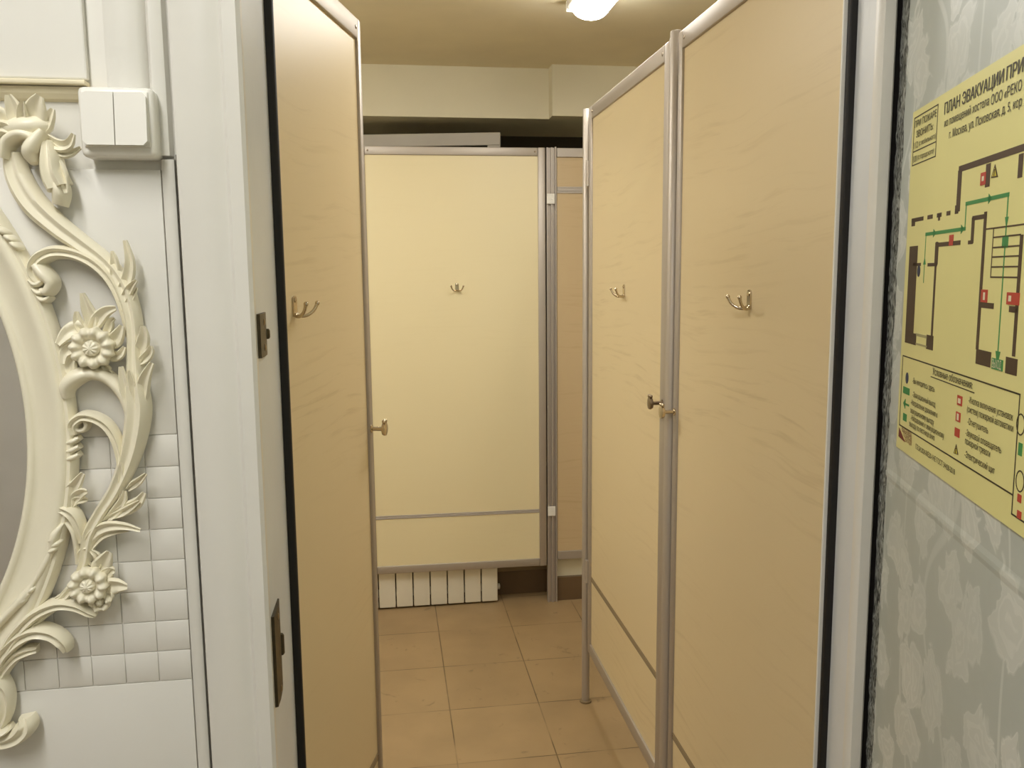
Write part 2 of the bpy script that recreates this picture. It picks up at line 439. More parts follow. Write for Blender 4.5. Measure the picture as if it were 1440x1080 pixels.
# ------------------------------------------------------------------ carved mirror
CX, CZ = -0.6307, 1.2875
AX, AZ = 0.2486, 0.3250          # glass half axes
mir = tag(empty('wall_mirror', (CX, .950, CZ)), 'oval wall mirror in a cream carved scroll and flower frame', 'mirror')
YB = .950
def ell_ring(bm, prof, n=160):
    rings = []
    for k in range(n):
        t = 2*PI*k/n
        ring = []
        for d, h in prof:
            nx, nz = math.cos(t)*AZ, math.sin(t)*AX
            l = math.hypot(nx, nz); nx /= l; nz /= l
            ring.append(bm.verts.new((AX*math.cos(t)+nx*d, -h, AZ*math.sin(t)+nz*d)))
        rings.append(ring)
    m = len(prof)
    for k in range(n):
        a, b = rings[k], rings[(k+1) % n]
        for i in range(m): bm.faces.new((a[i], b[i], b[(i+1) % m], a[(i+1) % m]))
    return bm
prof = [(-.002, .003), (-.002, .010), (0, .0125), (.003, .013), (.0055, .011), (.007, .0095), (.012, .010), (.020, .013), (.027, .0175), (.031, .0205), (.035, .0215), (.0385, .0205), (.0405, .018), (.0415, .0185), (.044, .019), (.0465, .016), (.048, .010), (.048, .002)]
link('frame_moulding', ell_ring(bmesh.new(), prof), 'cream', mir, 60)
bm = bmesh.new()
prism(bm, [((AX+.003)*math.cos(2*PI*k/96), (AZ+.003)*math.sin(2*PI*k/96)) for k in range(96)], 'y', -.0045, -.0015)
link('mirror_glass', bm, 'mirror', mir)

CS = [(-1, 0), (-.97, .34), (-.80, .70), (-.52, .95), (-.28, .86), (-.10, .74), (.04, .74), (.22, .92), (.46, 1.0), (.74, .80), (.95, .40), (1, 0)]
CS2 = [(-1, 0), (-.95, .35), (-.75, .72), (-.4, .95), (0, 1), (.4, .95), (.75, .72), (.95, .35), (1, 0)]
def ribbon(bm, path, w, h, e=.004, cs=CS, n=None, flip=False):
    """carved strip laid on the wall: path of (x,z) relative to the mirror centre, half widths w and heights h along it, e = lift off the wall"""
    m = len(path)
    def ex(v):
        if not isinstance(v, (list, tuple)): v = [v]*m
        if len(v) != m:
            v = [v[min(int(i/(m-1)*(len(v)-1)), len(v)-2)] + (v[min(int(i/(m-1)*(len(v)-1)), len(v)-2)+1]-v[min(int(i/(m-1)*(len(v)-1)), len(v)-2)])*((i/(m-1)*(len(v)-1))-min(int(i/(m-1)*(len(v)-1)), len(v)-2)) for i in range(m)]
        return v
    data = [(p[0]-CX, p[1]-CZ, a, b, c) for p, a, b, c in zip(path, ex(w), ex(h), ex(e))]
    d = catmull(data, n or max(10, 7*(m-1)))
    rings = []
    for i, (x, z, ww, hh, ee) in enumerate(d):
        a, b = d[max(i-1, 0)], d[min(i+1, len(d)-1)]
        tx, tz = b[0]-a[0], b[1]-a[1]; l = math.hypot(tx, tz) or 1
        nx, nz = -tz/l, tx/l
        ww = max(ww, .0004); hh = max(hh, .0004)
        s = -1 if flip else 1
        rings.append([bm.verts.new((x+nx*ww*u*s, -(ee+hh*v), z+nz*ww*u*s)) for u, v in cs])
    for a, b in zip(rings, rings[1:]):
        for i in range(len(cs)): bm.faces.new((a[i], a[(i+1) % len(cs)], b[(i+1) % len(cs)], b[i]))
    bm.faces.new(rings[0][::-1]); bm.faces.new(rings[-1])
    return bm

LEAF = [(-1, .15), (-.96, .42), (-.72, .62), (-.42, .50), (-.20, .30), (0, .22), (.20, .30), (.42, .55), (.74, .72), (.97, .46), (1, .15)]
def leaf(bm, path, w, h=.010, e0=.010, e1=.018):
    m = len(path)
    ws = [w*max(.12, math.sin(PI*min(1, .18+.82*i/(m-1)))**.8) if i < m-1 else w*.34 for i in range(m)]
    es = [e0+(e1-e0)*(i/(m-1))**1.3 for i in range(m)]
    return ribbon(bm, path, ws, [h]*(m-1)+[h*.4], es, LEAF, n=6*(m-1)+4)

def flower(bm, c, R, petals, y0=.012, rot=0, inner=True):
    cx, cz = c[0]-CX, c[1]-CZ
    n = petals*8
    rs = [0, .10, .20, .28, .33, .38, .44, .52, .64, .78, .90, .97, 1.0]
    rings = []
    for r in rs:
        ring = []
        for k in range(n):
            t = 2*PI*k/n
            ph = math.cos(petals*(t-rot))
            lob = 1-.13*(1-ph)*.5*min(1, max(0, (r-.38)/.35))-.0
            rad = R*r*lob
            if r <= .33: hgt = .010+.0035*math.cos(r/.33*PI/2) - .0022*max(0, math.cos((r-.14)/.06*PI/2))*(1 if .08 < r < .2 else 0) + .0008*math.cos(9*t)*(r/.33)
            elif r <= .40: hgt = .0045
            else:
                q = (r-.40)/.60
                hgt = .0045+.0080*math.sin(min(1, q*1.45)*PI/2)*(1-.55*max(0, q-.55)/.45) + .0022*ph*math.sin(q*PI)
                if r >= 1: hgt = -.002
            ring.append(bm.verts.new((cx+rad*math.cos(t), -(y0+hgt), cz+rad*math.sin(t))))
        rings.append(ring)
    for a, b in zip(rings, rings[1:]):
        for k in range(n): 
            bm.faces.new((a[k], a[(k+1) % n], b[(k+1) % n], b[k]))
    bk = [bm.verts.new((v.co.x*.7+cx*.3, -.003, v.co.z*.7+cz*.3)) for v in rings[-1]]
    for k in range(n): bm.faces.new((rings[-1][k], rings[-1][(k+1) % n], bk[(k+1) % n], bk[k]))
    bm.faces.new(bk)
    bmesh.ops.remove_doubles(bm, verts=rings[0], dist=1e-5)
    return bm

def lump(bm, c, rx, rz, h, e=.006, rot=0):
    r = bmesh.ops.create_uvsphere(bm, u_segments=16, v_segments=10, radius=1)
    mt = Matrix.Translation((c[0]-CX, -(e+h*.35), c[1]-CZ)) @ Matrix.Rotation(-rot, 4, 'Y') @ Matrix.Diagonal((rx, h*.65, rz, 1))
    bmesh.ops.transform(bm, matrix=mt, verts=r['verts'])
    return bm

def volute(bm, c, r0, turns, start, w, h, e=.006, dirn=1):
    pts = []
    n = 12
    for i in range(n+1):
        f = i/n; t = start+dirn*f*turns*2*PI; r = r0*(1-.82*f)
        pts.append((c[0]+r*math.cos(t), c[1]+r*math.sin(t)))
    return ribbon(bm, pts, [w, w*.9, w*.7], [h, h*1.1, h*1.3], e, CS2)

ORN = []          # (name, builder) kept so that the left half repeats the right half
ORN.append(('scrollwork', None, lambda bm: ribbon(bm, [(-0.3751, 1.5665), (-0.3717, 1.5427), (-0.3589, 1.5166), (-0.3376, 1.4938), (-0.3143, 1.4743), (-0.2940, 1.4568), (-0.2794, 1.4354), (-0.2717, 1.4124), (-0.2691, 1.3870), (-0.2702, 1.3584), (-0.2707, 1.3281), (-0.2703, 1.3014), (-0.2750, 1.2730), (-0.2841, 1.2439), (-0.2984, 1.2133), (-0.3161, 1.1867), (-0.3292, 1.1637), (-0.3355, 1.1363), (-0.3460, 1.1114), (-0.3633, 1.0916), (-0.3877, 1.0740), (-0.4123, 1.0533), (-0.4401, 1.0271)], [0.0092, 0.0126, 0.0134, 0.0118, 0.0101, 0.0092, 0.0092, 0.0088, 0.0084, 0.0080, 0.0109, 0.0134, 0.0126, 0.0109, 0.0084, 0.0076, 0.0076, 0.0067, 0.0059, 0.0059, 0.0067, 0.0076, 0.0084], [0.0140, 0.0160, 0.0170, 0.0170, 0.0160, 0.0160, 0.0160, 0.0160, 0.0160, 0.0170, 0.0200, 0.0210, 0.0200, 0.0180, 0.0160, 0.0160, 0.0160, 0.0150, 0.0140, 0.0140, 0.0150, 0.0160, 0.0160], .004, CS, None, False)))
ORN.append(('scroll', 'scrollwork', lambda bm: ribbon(bm, [(-0.3543, 1.4354), (-0.3610, 1.4457), (-0.3566, 1.4586), (-0.3424, 1.4665), (-0.3232, 1.4650), (-0.3045, 1.4561), (-0.2902, 1.4406), (-0.2811, 1.4199), (-0.2763, 1.3961), (-0.2754, 1.3774)], [0.0059, 0.0067, 0.0076, 0.0076, 0.0067, 0.0067, 0.0059, 0.0050, 0.0042, 0.0025], [0.0160, 0.0190, 0.0200, 0.0180, 0.0160, 0.0160, 0.0150, 0.0140, 0.0120, 0.0080], .006, CS, None, False)))
ORN.append(('volute', 'scrollwork', lambda bm: ribbon(bm, [(-0.3583, 1.4543), (-0.3508, 1.4448), (-0.3447, 1.4353), (-0.3495, 1.4266), (-0.3562, 1.4282)], [0.0059, 0.0076, 0.0067, 0.0059, 0.0034], [0.0180, 0.0210, 0.0200, 0.0180, 0.0140], .008, CS2, None, False)))
ORN.append(('shell_rib', 'scrollwork', lambda bm: ribbon(bm, [(-0.3657, 1.4384), (-0.3592, 1.4340), (-0.3535, 1.4376)], [0.0025, 0.0038, 0.0025], [0.0160, 0.0190, 0.0150], .006, CS2, None, False)))
ORN.append(('shell_rib', 'scrollwork', lambda bm: ribbon(bm, [(-0.3630, 1.4297), (-0.3565, 1.4252), (-0.3507, 1.4288)], [0.0025, 0.0038, 0.0025], [0.0160, 0.0190, 0.0150], .006, CS2, None, False)))
ORN.append(('shell_rib', 'scrollwork', lambda bm: ribbon(bm, [(-0.3594, 1.4224), (-0.3529, 1.4179), (-0.3471, 1.4215)], [0.0025, 0.0038, 0.0025], [0.0160, 0.0190, 0.0150], .006, CS2, None, False)))
ORN.append(('scroll', 'scrollwork', lambda bm: ribbon(bm, [(-0.3397, 1.3150), (-0.3382, 1.3270), (-0.3283, 1.3365), (-0.3140, 1.3399), (-0.2995, 1.3357), (-0.2882, 1.3241), (-0.2807, 1.3071), (-0.2772, 1.2839), (-0.2776, 1.2654)], [0.0050, 0.0084, 0.0092, 0.0076, 0.0076, 0.0067, 0.0059, 0.0050, 0.0025], [0.0160, 0.0200, 0.0210, 0.0180, 0.0160, 0.0160, 0.0150, 0.0130, 0.0090], .006, CS2, None, False)))
ORN.append(('scroll', 'scrollwork', lambda bm: ribbon(bm, [(-0.3342, 1.2752), (-0.3355, 1.2860), (-0.3257, 1.2940), (-0.3131, 1.2921), (-0.3016, 1.2832), (-0.2941, 1.2676), (-0.2905, 1.2457), (-0.2907, 1.2208), (-0.2970, 1.2015)], [0.0042, 0.0059, 0.0059, 0.0059, 0.0059, 0.0055, 0.0050, 0.0046, 0.0025], [0.0150, 0.0170, 0.0180, 0.0180, 0.0170, 0.0160, 0.0150, 0.0130, 0.0090], .006, CS, None, False)))
ORN.append(('volute', 'scrollwork', lambda bm: volute(bm, (-0.3293, 1.2842), 0.0092, 1.15, 2.4, 0.0034, .011, .006, -1)))
ORN.append(('shell_rib', 'scrollwork', lambda bm: ribbon(bm, [(-0.3433, 1.2664), (-0.3368, 1.2684), (-0.3301, 1.2720)], [0.0025, 0.0040, 0.0029], [0.0120, 0.0160, 0.0130], .006, CS2, None, False)))
ORN.append(('shell_rib', 'scrollwork', lambda bm: ribbon(bm, [(-0.3440, 1.2572), (-0.3374, 1.2592), (-0.3308, 1.2628)], [0.0025, 0.0040, 0.0029], [0.0120, 0.0160, 0.0130], .006, CS2, None, False)))
ORN.append(('shell_rib', 'scrollwork', lambda bm: ribbon(bm, [(-0.3446, 1.2488), (-0.3381, 1.2508), (-0.3314, 1.2544)], [0.0025, 0.0040, 0.0029], [0.0120, 0.0160, 0.0130], .006, CS2, None, False)))
ORN.append(('leaf', 'scrollwork', lambda bm: leaf(bm, [(-0.2679, 1.2821), (-0.2739, 1.3015), (-0.2788, 1.3246), (-0.2809, 1.3474)], 0.0076, 0.009, 0.01, 0.022)))
ORN.append(('leaf', 'scrollwork', lambda bm: leaf(bm, [(-0.2670, 1.2859), (-0.2677, 1.3090), (-0.2707, 1.3281), (-0.2726, 1.3434)], 0.0050, 0.009, 0.01, 0.024)))
ORN.append(('leaf', 'scrollwork', lambda bm: leaf(bm, [(-0.2667, 1.3013), (-0.2634, 1.3188), (-0.2574, 1.3354), (-0.2485, 1.3511)], 0.0076, 0.009, 0.01, 0.026)))
ORN.append(('leaf', 'scrollwork', lambda bm: leaf(bm, [(-0.2679, 1.3508), (-0.2620, 1.3643), (-0.2569, 1.3777), (-0.2561, 1.3897)], 0.0076, 0.009, 0.01, 0.022)))
ORN.append(('leaf', 'scrollwork', lambda bm: leaf(bm, [(-0.2665, 1.3493), (-0.2583, 1.3551), (-0.2521, 1.3618), (-0.2503, 1.3686)], 0.0059, 0.009, 0.01, 0.02)))
ORN.append(('leaf', 'scrollwork', lambda bm: leaf(bm, [(-0.2824, 1.4221), (-0.2724, 1.4346), (-0.2661, 1.4551), (-0.2688, 1.4785)], 0.0067, 0.009, 0.01, 0.02)))
ORN.append(('leaf', 'scrollwork', lambda bm: leaf(bm, [(-0.2837, 1.4332), (-0.2830, 1.4442), (-0.2821, 1.4582), (-0.2835, 1.4677)], 0.0050, 0.009, 0.01, 0.016)))
ORN.append(('leaf', 'scrollwork', lambda bm: leaf(bm, [(-0.2795, 1.4125), (-0.2716, 1.4242), (-0.2655, 1.4315), (-0.2595, 1.4374)], 0.0050, 0.009, 0.01, 0.022)))
ORN.append(('leaf', 'scrollwork', lambda bm: leaf(bm, [(-0.2772, 1.4035), (-0.2709, 1.4146), (-0.2661, 1.4219), (-0.2621, 1.4300)], 0.0042, 0.009, 0.01, 0.014)))
ORN.append(('leaf', 'scrollwork', lambda bm: leaf(bm, [(-0.2854, 1.2127), (-0.2778, 1.2186), (-0.2701, 1.2246), (-0.2623, 1.2321)], 0.0050, 0.009, 0.01, 0.024)))
ORN.append(('leaf', 'scrollwork', lambda bm: leaf(bm, [(-0.3001, 1.1882), (-0.2867, 1.1923), (-0.2746, 1.1996), (-0.2666, 1.2103)], 0.0076, 0.009, 0.01, 0.02)))
ORN.append(('leaf', 'scrollwork', lambda bm: leaf(bm, [(-0.3109, 1.1785), (-0.3001, 1.1882), (-0.2905, 1.2012), (-0.2868, 1.2128)], 0.0059, 0.009, 0.01, 0.018)))
ORN.append(('leaf', 'scrollwork', lambda bm: leaf(bm, [(-0.3077, 1.1823), (-0.2928, 1.1879), (-0.2807, 1.1952), (-0.2715, 1.2018)], 0.0050, 0.009, 0.01, 0.022)))
ORN.append(('leaf', 'scrollwork', lambda bm: leaf(bm, [(-0.3345, 1.1505), (-0.3233, 1.1658), (-0.3083, 1.1736), (-0.2894, 1.1742), (-0.2728, 1.1694)], 0.0063, 0.009, 0.01, 0.022)))
ORN.append(('leaf', 'scrollwork', lambda bm: leaf(bm, [(-0.3305, 1.1455), (-0.3164, 1.1614), (-0.3015, 1.1669), (-0.2869, 1.1677)], 0.0042, 0.009, 0.01, 0.014)))
ORN.append(('leaf', 'scrollwork', lambda bm: leaf(bm, [(-0.3125, 1.3818), (-0.3094, 1.3966), (-0.3119, 1.4100), (-0.3143, 1.4247)], 0.0076, 0.009, 0.008, 0.02)))
ORN.append(('leaf', 'scrollwork', lambda bm: leaf(bm, [(-0.3124, 1.3833), (-0.3031, 1.3965), (-0.2926, 1.4052), (-0.2811, 1.4088)], 0.0076, 0.009, 0.008, 0.024)))
ORN.append(('leaf', 'scrollwork', lambda bm: leaf(bm, [(-0.3154, 1.3804), (-0.3205, 1.3879), (-0.3226, 1.3968), (-0.3227, 1.4057)], 0.0059, 0.009, 0.008, 0.016)))
ORN.append(('leaf', 'scrollwork', lambda bm: leaf(bm, [(-0.3113, 1.3788), (-0.3220, 1.3864), (-0.3319, 1.3837), (-0.3418, 1.3720)], 0.0101, 0.009, 0.008, 0.02)))
ORN.append(('leaf', 'scrollwork', lambda bm: leaf(bm, [(-0.3192, 1.3655), (-0.3303, 1.3673), (-0.3377, 1.3622), (-0.3399, 1.3511)], 0.0076, 0.009, 0.008, 0.016)))
ORN.append(('leaf', 'scrollwork', lambda bm: leaf(bm, [(-0.3003, 1.3756), (-0.2938, 1.3874), (-0.2905, 1.3948), (-0.2861, 1.3977)], 0.0050, 0.009, 0.008, 0.014)))
ORN.append(('leaf', 'scrollwork', lambda bm: leaf(bm, [(-0.2986, 1.3696), (-0.2891, 1.3739), (-0.2829, 1.3812), (-0.2781, 1.3901)], 0.0084, 0.009, 0.008, 0.018)))
ORN.append(('leaf', 'scrollwork', lambda bm: leaf(bm, [(-0.2985, 1.3606), (-0.2902, 1.3574), (-0.2829, 1.3602), (-0.2782, 1.3676)], 0.0059, 0.009, 0.008, 0.014)))
ORN.append(('leaf', 'scrollwork', lambda bm: leaf(bm, [(-0.3309, 1.3598), (-0.3345, 1.3487), (-0.3324, 1.3389), (-0.3271, 1.3335)], 0.0067, 0.009, 0.008, 0.012)))
ORN.append(('leaf', 'scrollwork', lambda bm: leaf(bm, [(-0.3034, 1.3502), (-0.2982, 1.3440), (-0.2956, 1.3409), (-0.2928, 1.3401)], 0.0042, 0.009, 0.008, 0.012)))
ORN.append(('flower', 'scrollwork', lambda bm: flower(bm, (-0.3086, 1.3676), 0.0227, 11, .018, .2)))
ORN.append(('leaf', 'scrollwork', lambda bm: leaf(bm, [(-0.3252, 1.1181), (-0.3187, 1.1273), (-0.3123, 1.1365), (-0.3057, 1.1473)], 0.0109, 0.009, 0.008, 0.022)))
ORN.append(('leaf', 'scrollwork', lambda bm: leaf(bm, [(-0.3210, 1.1154), (-0.3134, 1.1205), (-0.3073, 1.1242), (-0.3029, 1.1239)], 0.0076, 0.009, 0.008, 0.018)))
ORN.append(('leaf', 'scrollwork', lambda bm: leaf(bm, [(-0.3216, 1.1066), (-0.3114, 1.1059), (-0.3010, 1.1077), (-0.2901, 1.1070)], 0.0101, 0.009, 0.008, 0.022)))
ORN.append(('leaf', 'scrollwork', lambda bm: leaf(bm, [(-0.3189, 1.1032), (-0.3134, 1.0980), (-0.3107, 1.0946), (-0.3103, 1.0905)], 0.0059, 0.009, 0.008, 0.018)))
ORN.append(('leaf', 'scrollwork', lambda bm: leaf(bm, [(-0.3317, 1.1281), (-0.3370, 1.1364), (-0.3348, 1.1458), (-0.3274, 1.1485)], 0.0067, 0.009, 0.008, 0.014)))
ORN.append(('leaf', 'scrollwork', lambda bm: leaf(bm, [(-0.3277, 1.1230), (-0.3214, 1.1314), (-0.3206, 1.1418), (-0.3260, 1.1485)], 0.0050, 0.009, 0.008, 0.018)))
ORN.append(('leaf', 'scrollwork', lambda bm: leaf(bm, [(-0.3615, 1.0963), (-0.3531, 1.1022), (-0.3464, 1.1050), (-0.3405, 1.1062)], 0.0059, 0.009, 0.008, 0.012)))
ORN.append(('leaf', 'scrollwork', lambda bm: leaf(bm, [(-0.3798, 1.0831), (-0.3646, 1.0941), (-0.3527, 1.0990), (-0.3411, 1.0982)], 0.0042, 0.009, 0.008, 0.01)))
ORN.append(('flower', 'scrollwork', lambda bm: flower(bm, (-0.3308, 1.1104), 0.0210, 10, .016, .5)))
ORN.append(('bud', 'scrollwork', lambda bm: flower(bm, (-0.3221, 1.0889), 0.0118, 6, .008, .1)))
ORN.append(('scroll', 'scrollwork', lambda bm: ribbon(bm, [(-0.4219, 1.0394), (-0.4073, 1.0609), (-0.3872, 1.0804), (-0.3649, 1.0893), (-0.3464, 1.0857), (-0.3339, 1.0767), (-0.3276, 1.0722)], [0.0076, 0.0076, 0.0071, 0.0067, 0.0055, 0.0042, 0.0017], [0.0180, 0.0190, 0.0190, 0.0180, 0.0160, 0.0130, 0.0080], .008, CS, None, False)))
ORN.append(('scroll', 'scrollwork', lambda bm: ribbon(bm, [(-0.4389, 1.0067), (-0.4267, 1.0333), (-0.4095, 1.0514), (-0.3902, 1.0605), (-0.3731, 1.0568), (-0.3623, 1.0463), (-0.3595, 1.0355)], [0.0076, 0.0084, 0.0084, 0.0084, 0.0080, 0.0076, 0.0050], [0.0160, 0.0180, 0.0190, 0.0200, 0.0190, 0.0180, 0.0130], .008, CS, None, False)))
ORN.append(('scroll', 'scrollwork', lambda bm: ribbon(bm, [(-0.4368, 0.9984), (-0.4251, 1.0186), (-0.4125, 1.0322), (-0.4006, 1.0378), (-0.3904, 1.0386)], [0.0050, 0.0059, 0.0059, 0.0059, 0.0042], [0.0140, 0.0150, 0.0160, 0.0160, 0.0120], .006, CS, None, False)))
ORN.append(('scroll', 'scrollwork', lambda bm: ribbon(bm, [(-0.4457, 1.0195), (-0.4347, 1.0064), (-0.4266, 0.9910), (-0.4275, 0.9713), (-0.4345, 0.9555)], [0.0101, 0.0118, 0.0084, 0.0067, 0.0067], [0.0160, 0.0180, 0.0160, 0.0150, 0.0140], .006, CS, None, False)))
ORN.append(('volute', 'scrollwork', lambda bm: ribbon(bm, [(-0.4476, 0.9368), (-0.4318, 0.9361), (-0.4168, 0.9422), (-0.4072, 0.9530), (-0.4079, 0.9630)], [0.0076, 0.0084, 0.0101, 0.0101, 0.0076], [0.0140, 0.0180, 0.0210, 0.0220, 0.0170], .006, CS, None, False)))
ORN.append(('volute', 'scrollwork', lambda bm: ribbon(bm, [(-0.4408, 0.9494), (-0.4292, 0.9500), (-0.4232, 0.9528)], [0.0034, 0.0042, 0.0025], [0.0220, 0.0240, 0.0200], .006, CS2, None, False)))
ORN.append(('scroll', 'scrollwork', lambda bm: ribbon(bm, [(-0.3542, 1.1957), (-0.3432, 1.1889), (-0.3378, 1.1744), (-0.3363, 1.1562)], [0.0050, 0.0067, 0.0059, 0.0034], [0.0160, 0.0180, 0.0160, 0.0120], .006, CS, None, False)))
ORN.append(('scroll', 'scrollwork', lambda bm: ribbon(bm, [(-0.3496, 1.1806), (-0.3432, 1.1700), (-0.3416, 1.1525), (-0.3430, 1.1327)], [0.0025, 0.0034, 0.0034, 0.0025], [0.0140, 0.0160, 0.0140, 0.0100], .006, CS2, None, False)))
ORN.append(('leaf', 'scrollwork', lambda bm: leaf(bm, [(-0.3481, 1.2001), (-0.3429, 1.2138), (-0.3351, 1.2228), (-0.3264, 1.2348)], 0.0076, 0.009, 0.008, 0.022)))
ORN.append(('leaf', 'scrollwork', lambda bm: leaf(bm, [(-0.3440, 1.1983), (-0.3376, 1.2074), (-0.3301, 1.2132), (-0.3235, 1.2145)], 0.0067, 0.009, 0.008, 0.022)))
ORN.append(('leaf', 'scrollwork', lambda bm: leaf(bm, [(-0.3456, 1.1960), (-0.3394, 1.2028), (-0.3321, 1.2040), (-0.3264, 1.2037)], 0.0050, 0.009, 0.008, 0.014)))
ORN.append(('leaf', 'scrollwork', lambda bm: leaf(bm, [(-0.3558, 1.1730), (-0.3488, 1.1907), (-0.3462, 1.2078), (-0.3436, 1.2232)], 0.0067, 0.009, 0.008, 0.012)))
ORN.append(('shell_rib', 'scrollwork', lambda bm: lump(bm, (-0.3622, 1.1640), 0.0076, 0.0038, .018, .008, 0.50)))
ORN.append(('shell_rib', 'scrollwork', lambda bm: lump(bm, (-0.3598, 1.1583), 0.0076, 0.0038, .018, .008, 0.50)))
ORN.append(('shell_rib', 'scrollwork', lambda bm: lump(bm, (-0.3631, 1.1522), 0.0076, 0.0038, .018, .008, 0.50)))
ORN.append(('shell_rib', 'scrollwork', lambda bm: lump(bm, (-0.3925, 1.1040), 0.0076, 0.0038, .018, .008, 0.70)))
ORN.append(('shell_rib', 'scrollwork', lambda bm: lump(bm, (-0.3878, 1.1093), 0.0076, 0.0038, .018, .008, 0.70)))
ORN.append(('shell_rib', 'scrollwork', lambda bm: lump(bm, (-0.3958, 1.0986), 0.0076, 0.0038, .018, .008, 0.70)))
ORN.append(('shell_rib', 'scrollwork', lambda bm: lump(bm, (-0.3861, 1.4882), 0.0076, 0.0038, .018, .008, -0.60)))
ORN.append(('shell_rib', 'scrollwork', lambda bm: lump(bm, (-0.3806, 1.4810), 0.0076, 0.0038, .018, .008, -0.60)))
ORN.append(('shell_rib', 'scrollwork', lambda bm: lump(bm, (-0.3758, 1.4739), 0.0076, 0.0038, .018, .008, -0.70)))
ORN.append(('scroll', 'scrollwork', lambda bm: ribbon(bm, [(-0.3510, 1.1806), (-0.3605, 1.1678), (-0.3661, 1.1500), (-0.3762, 1.1308), (-0.3859, 1.1155), (-0.3955, 1.1018), (-0.4157, 1.0816), (-0.4350, 1.0630)], [0.0025, 0.0059, 0.0050, 0.0050, 0.0042, 0.0059, 0.0050, 0.0050], [0.0120, 0.0180, 0.0150, 0.0160, 0.0160, 0.0180, 0.0150, 0.0150], .008, CS2, None, False)))
ORN.append(('crest_body', 'scrollwork', lambda bm: lump(bm, (-0.3571, 1.5917), 0.0252, 0.0109, .026, .004, .1)))
ORN.append(('leaf', 'scrollwork', lambda bm: leaf(bm, [(-0.3615, 1.5861), (-0.3639, 1.5985), (-0.3655, 1.6109), (-0.3674, 1.6205)], 0.0092, 0.01, 0.012, 0.026)))
ORN.append(('leaf', 'scrollwork', lambda bm: leaf(bm, [(-0.3548, 1.5862), (-0.3485, 1.5995), (-0.3429, 1.6107), (-0.3375, 1.6197)], 0.0126, 0.01, 0.012, 0.028)))
ORN.append(('leaf', 'scrollwork', lambda bm: leaf(bm, [(-0.3683, 1.5846), (-0.3754, 1.5949), (-0.3827, 1.6030), (-0.3900, 1.6105)], 0.0118, 0.01, 0.012, 0.026)))
ORN.append(('leaf', 'scrollwork', lambda bm: leaf(bm, [(-0.3482, 1.5849), (-0.3396, 1.5927), (-0.3336, 1.6004), (-0.3290, 1.6088)], 0.0076, 0.01, 0.012, 0.02)))
ORN.append(('leaf', 'scrollwork', lambda bm: leaf(bm, [(-0.3416, 1.5836), (-0.3289, 1.5740), (-0.3167, 1.5741), (-0.3099, 1.5841)], 0.0067, 0.01, 0.012, 0.024)))
ORN.append(('leaf', 'scrollwork', lambda bm: leaf(bm, [(-0.3368, 1.5767), (-0.3267, 1.5670), (-0.3172, 1.5664), (-0.3073, 1.5722)], 0.0050, 0.01, 0.012, 0.014)))
ORN.append(('leaf', 'scrollwork', lambda bm: leaf(bm, [(-0.3546, 1.5890), (-0.3580, 1.5973), (-0.3560, 1.6056), (-0.3527, 1.6139)], 0.0059, 0.01, 0.012, 0.03)))
ORN.append(('scroll', 'scrollwork', lambda bm: ribbon(bm, [(-0.3822, 1.5608), (-0.3771, 1.5748), (-0.3671, 1.5826), (-0.3564, 1.5834), (-0.3461, 1.5780), (-0.3414, 1.5696)], [0.0067, 0.0067, 0.0067, 0.0067, 0.0067, 0.0042], [0.0200, 0.0220, 0.0240, 0.0240, 0.0220, 0.0160], .006, CS2, None, False)))
ORN.append(('scroll', 'scrollwork', lambda bm: ribbon(bm, [(-0.3921, 1.5857), (-0.3812, 1.5900), (-0.3720, 1.5887), (-0.3644, 1.5833)], [0.0084, 0.0092, 0.0084, 0.0050], [0.0180, 0.0220, 0.0220, 0.0180], .006, CS, None, False)))
ORN.append(('bud', 'scrollwork', lambda bm: ribbon(bm, [(-0.3400, 1.5878), (-0.3475, 1.5766), (-0.3531, 1.5660), (-0.3512, 1.5555)], [0.0050, 0.0084, 0.0092, 0.0050], [0.0200, 0.0260, 0.0260, 0.0180], .008, CS2, None, False)))
ORN.append(('bud', 'scrollwork', lambda bm: ribbon(bm, [(-0.3380, 1.5781), (-0.3366, 1.5613), (-0.3351, 1.5451), (-0.3307, 1.5317)], [0.0059, 0.0101, 0.0118, 0.0126], [0.0160, 0.0220, 0.0240, 0.0220], .008, CS, None, False)))
ORN.append(('bud', 'scrollwork', lambda bm: ribbon(bm, [(-0.3327, 1.5416), (-0.3303, 1.5274), (-0.3333, 1.5146)], [0.0084, 0.0084, 0.0076], [0.0180, 0.0200, 0.0140], .006, CS2, None, False)))
ORN.append(('leaf', 'scrollwork', lambda bm: leaf(bm, [(-0.3362, 1.5662), (-0.3305, 1.5522), (-0.3245, 1.5416), (-0.3215, 1.5260)], 0.0076, 0.01, 0.012, 0.022)))

def mirror_copy(o):
    c = o.copy(); c.data = o.data.copy(); COL.objects.link(c); c.parent = o.parent
    for v in c.data.vertices: v.co.x = -v.co.x
    c.data.flip_normals()
    return c
made = []
roots = {}
for name, parent, build in ORN:
    bm = bmesh.new(); build(bm)
    o = link(name, bm, 'cream', roots.get(parent, mir), 65)
    if name not in roots: roots[name] = o
    made.append((o, parent))
twin = None
for o, parent in made:
    if parent is None:
        c = mirror_copy(o)
        if o is roots.get('scrollwork'): twin = c
for o, parent in made:
    if parent is not None:
        c = mirror_copy(o); c.parent = twin

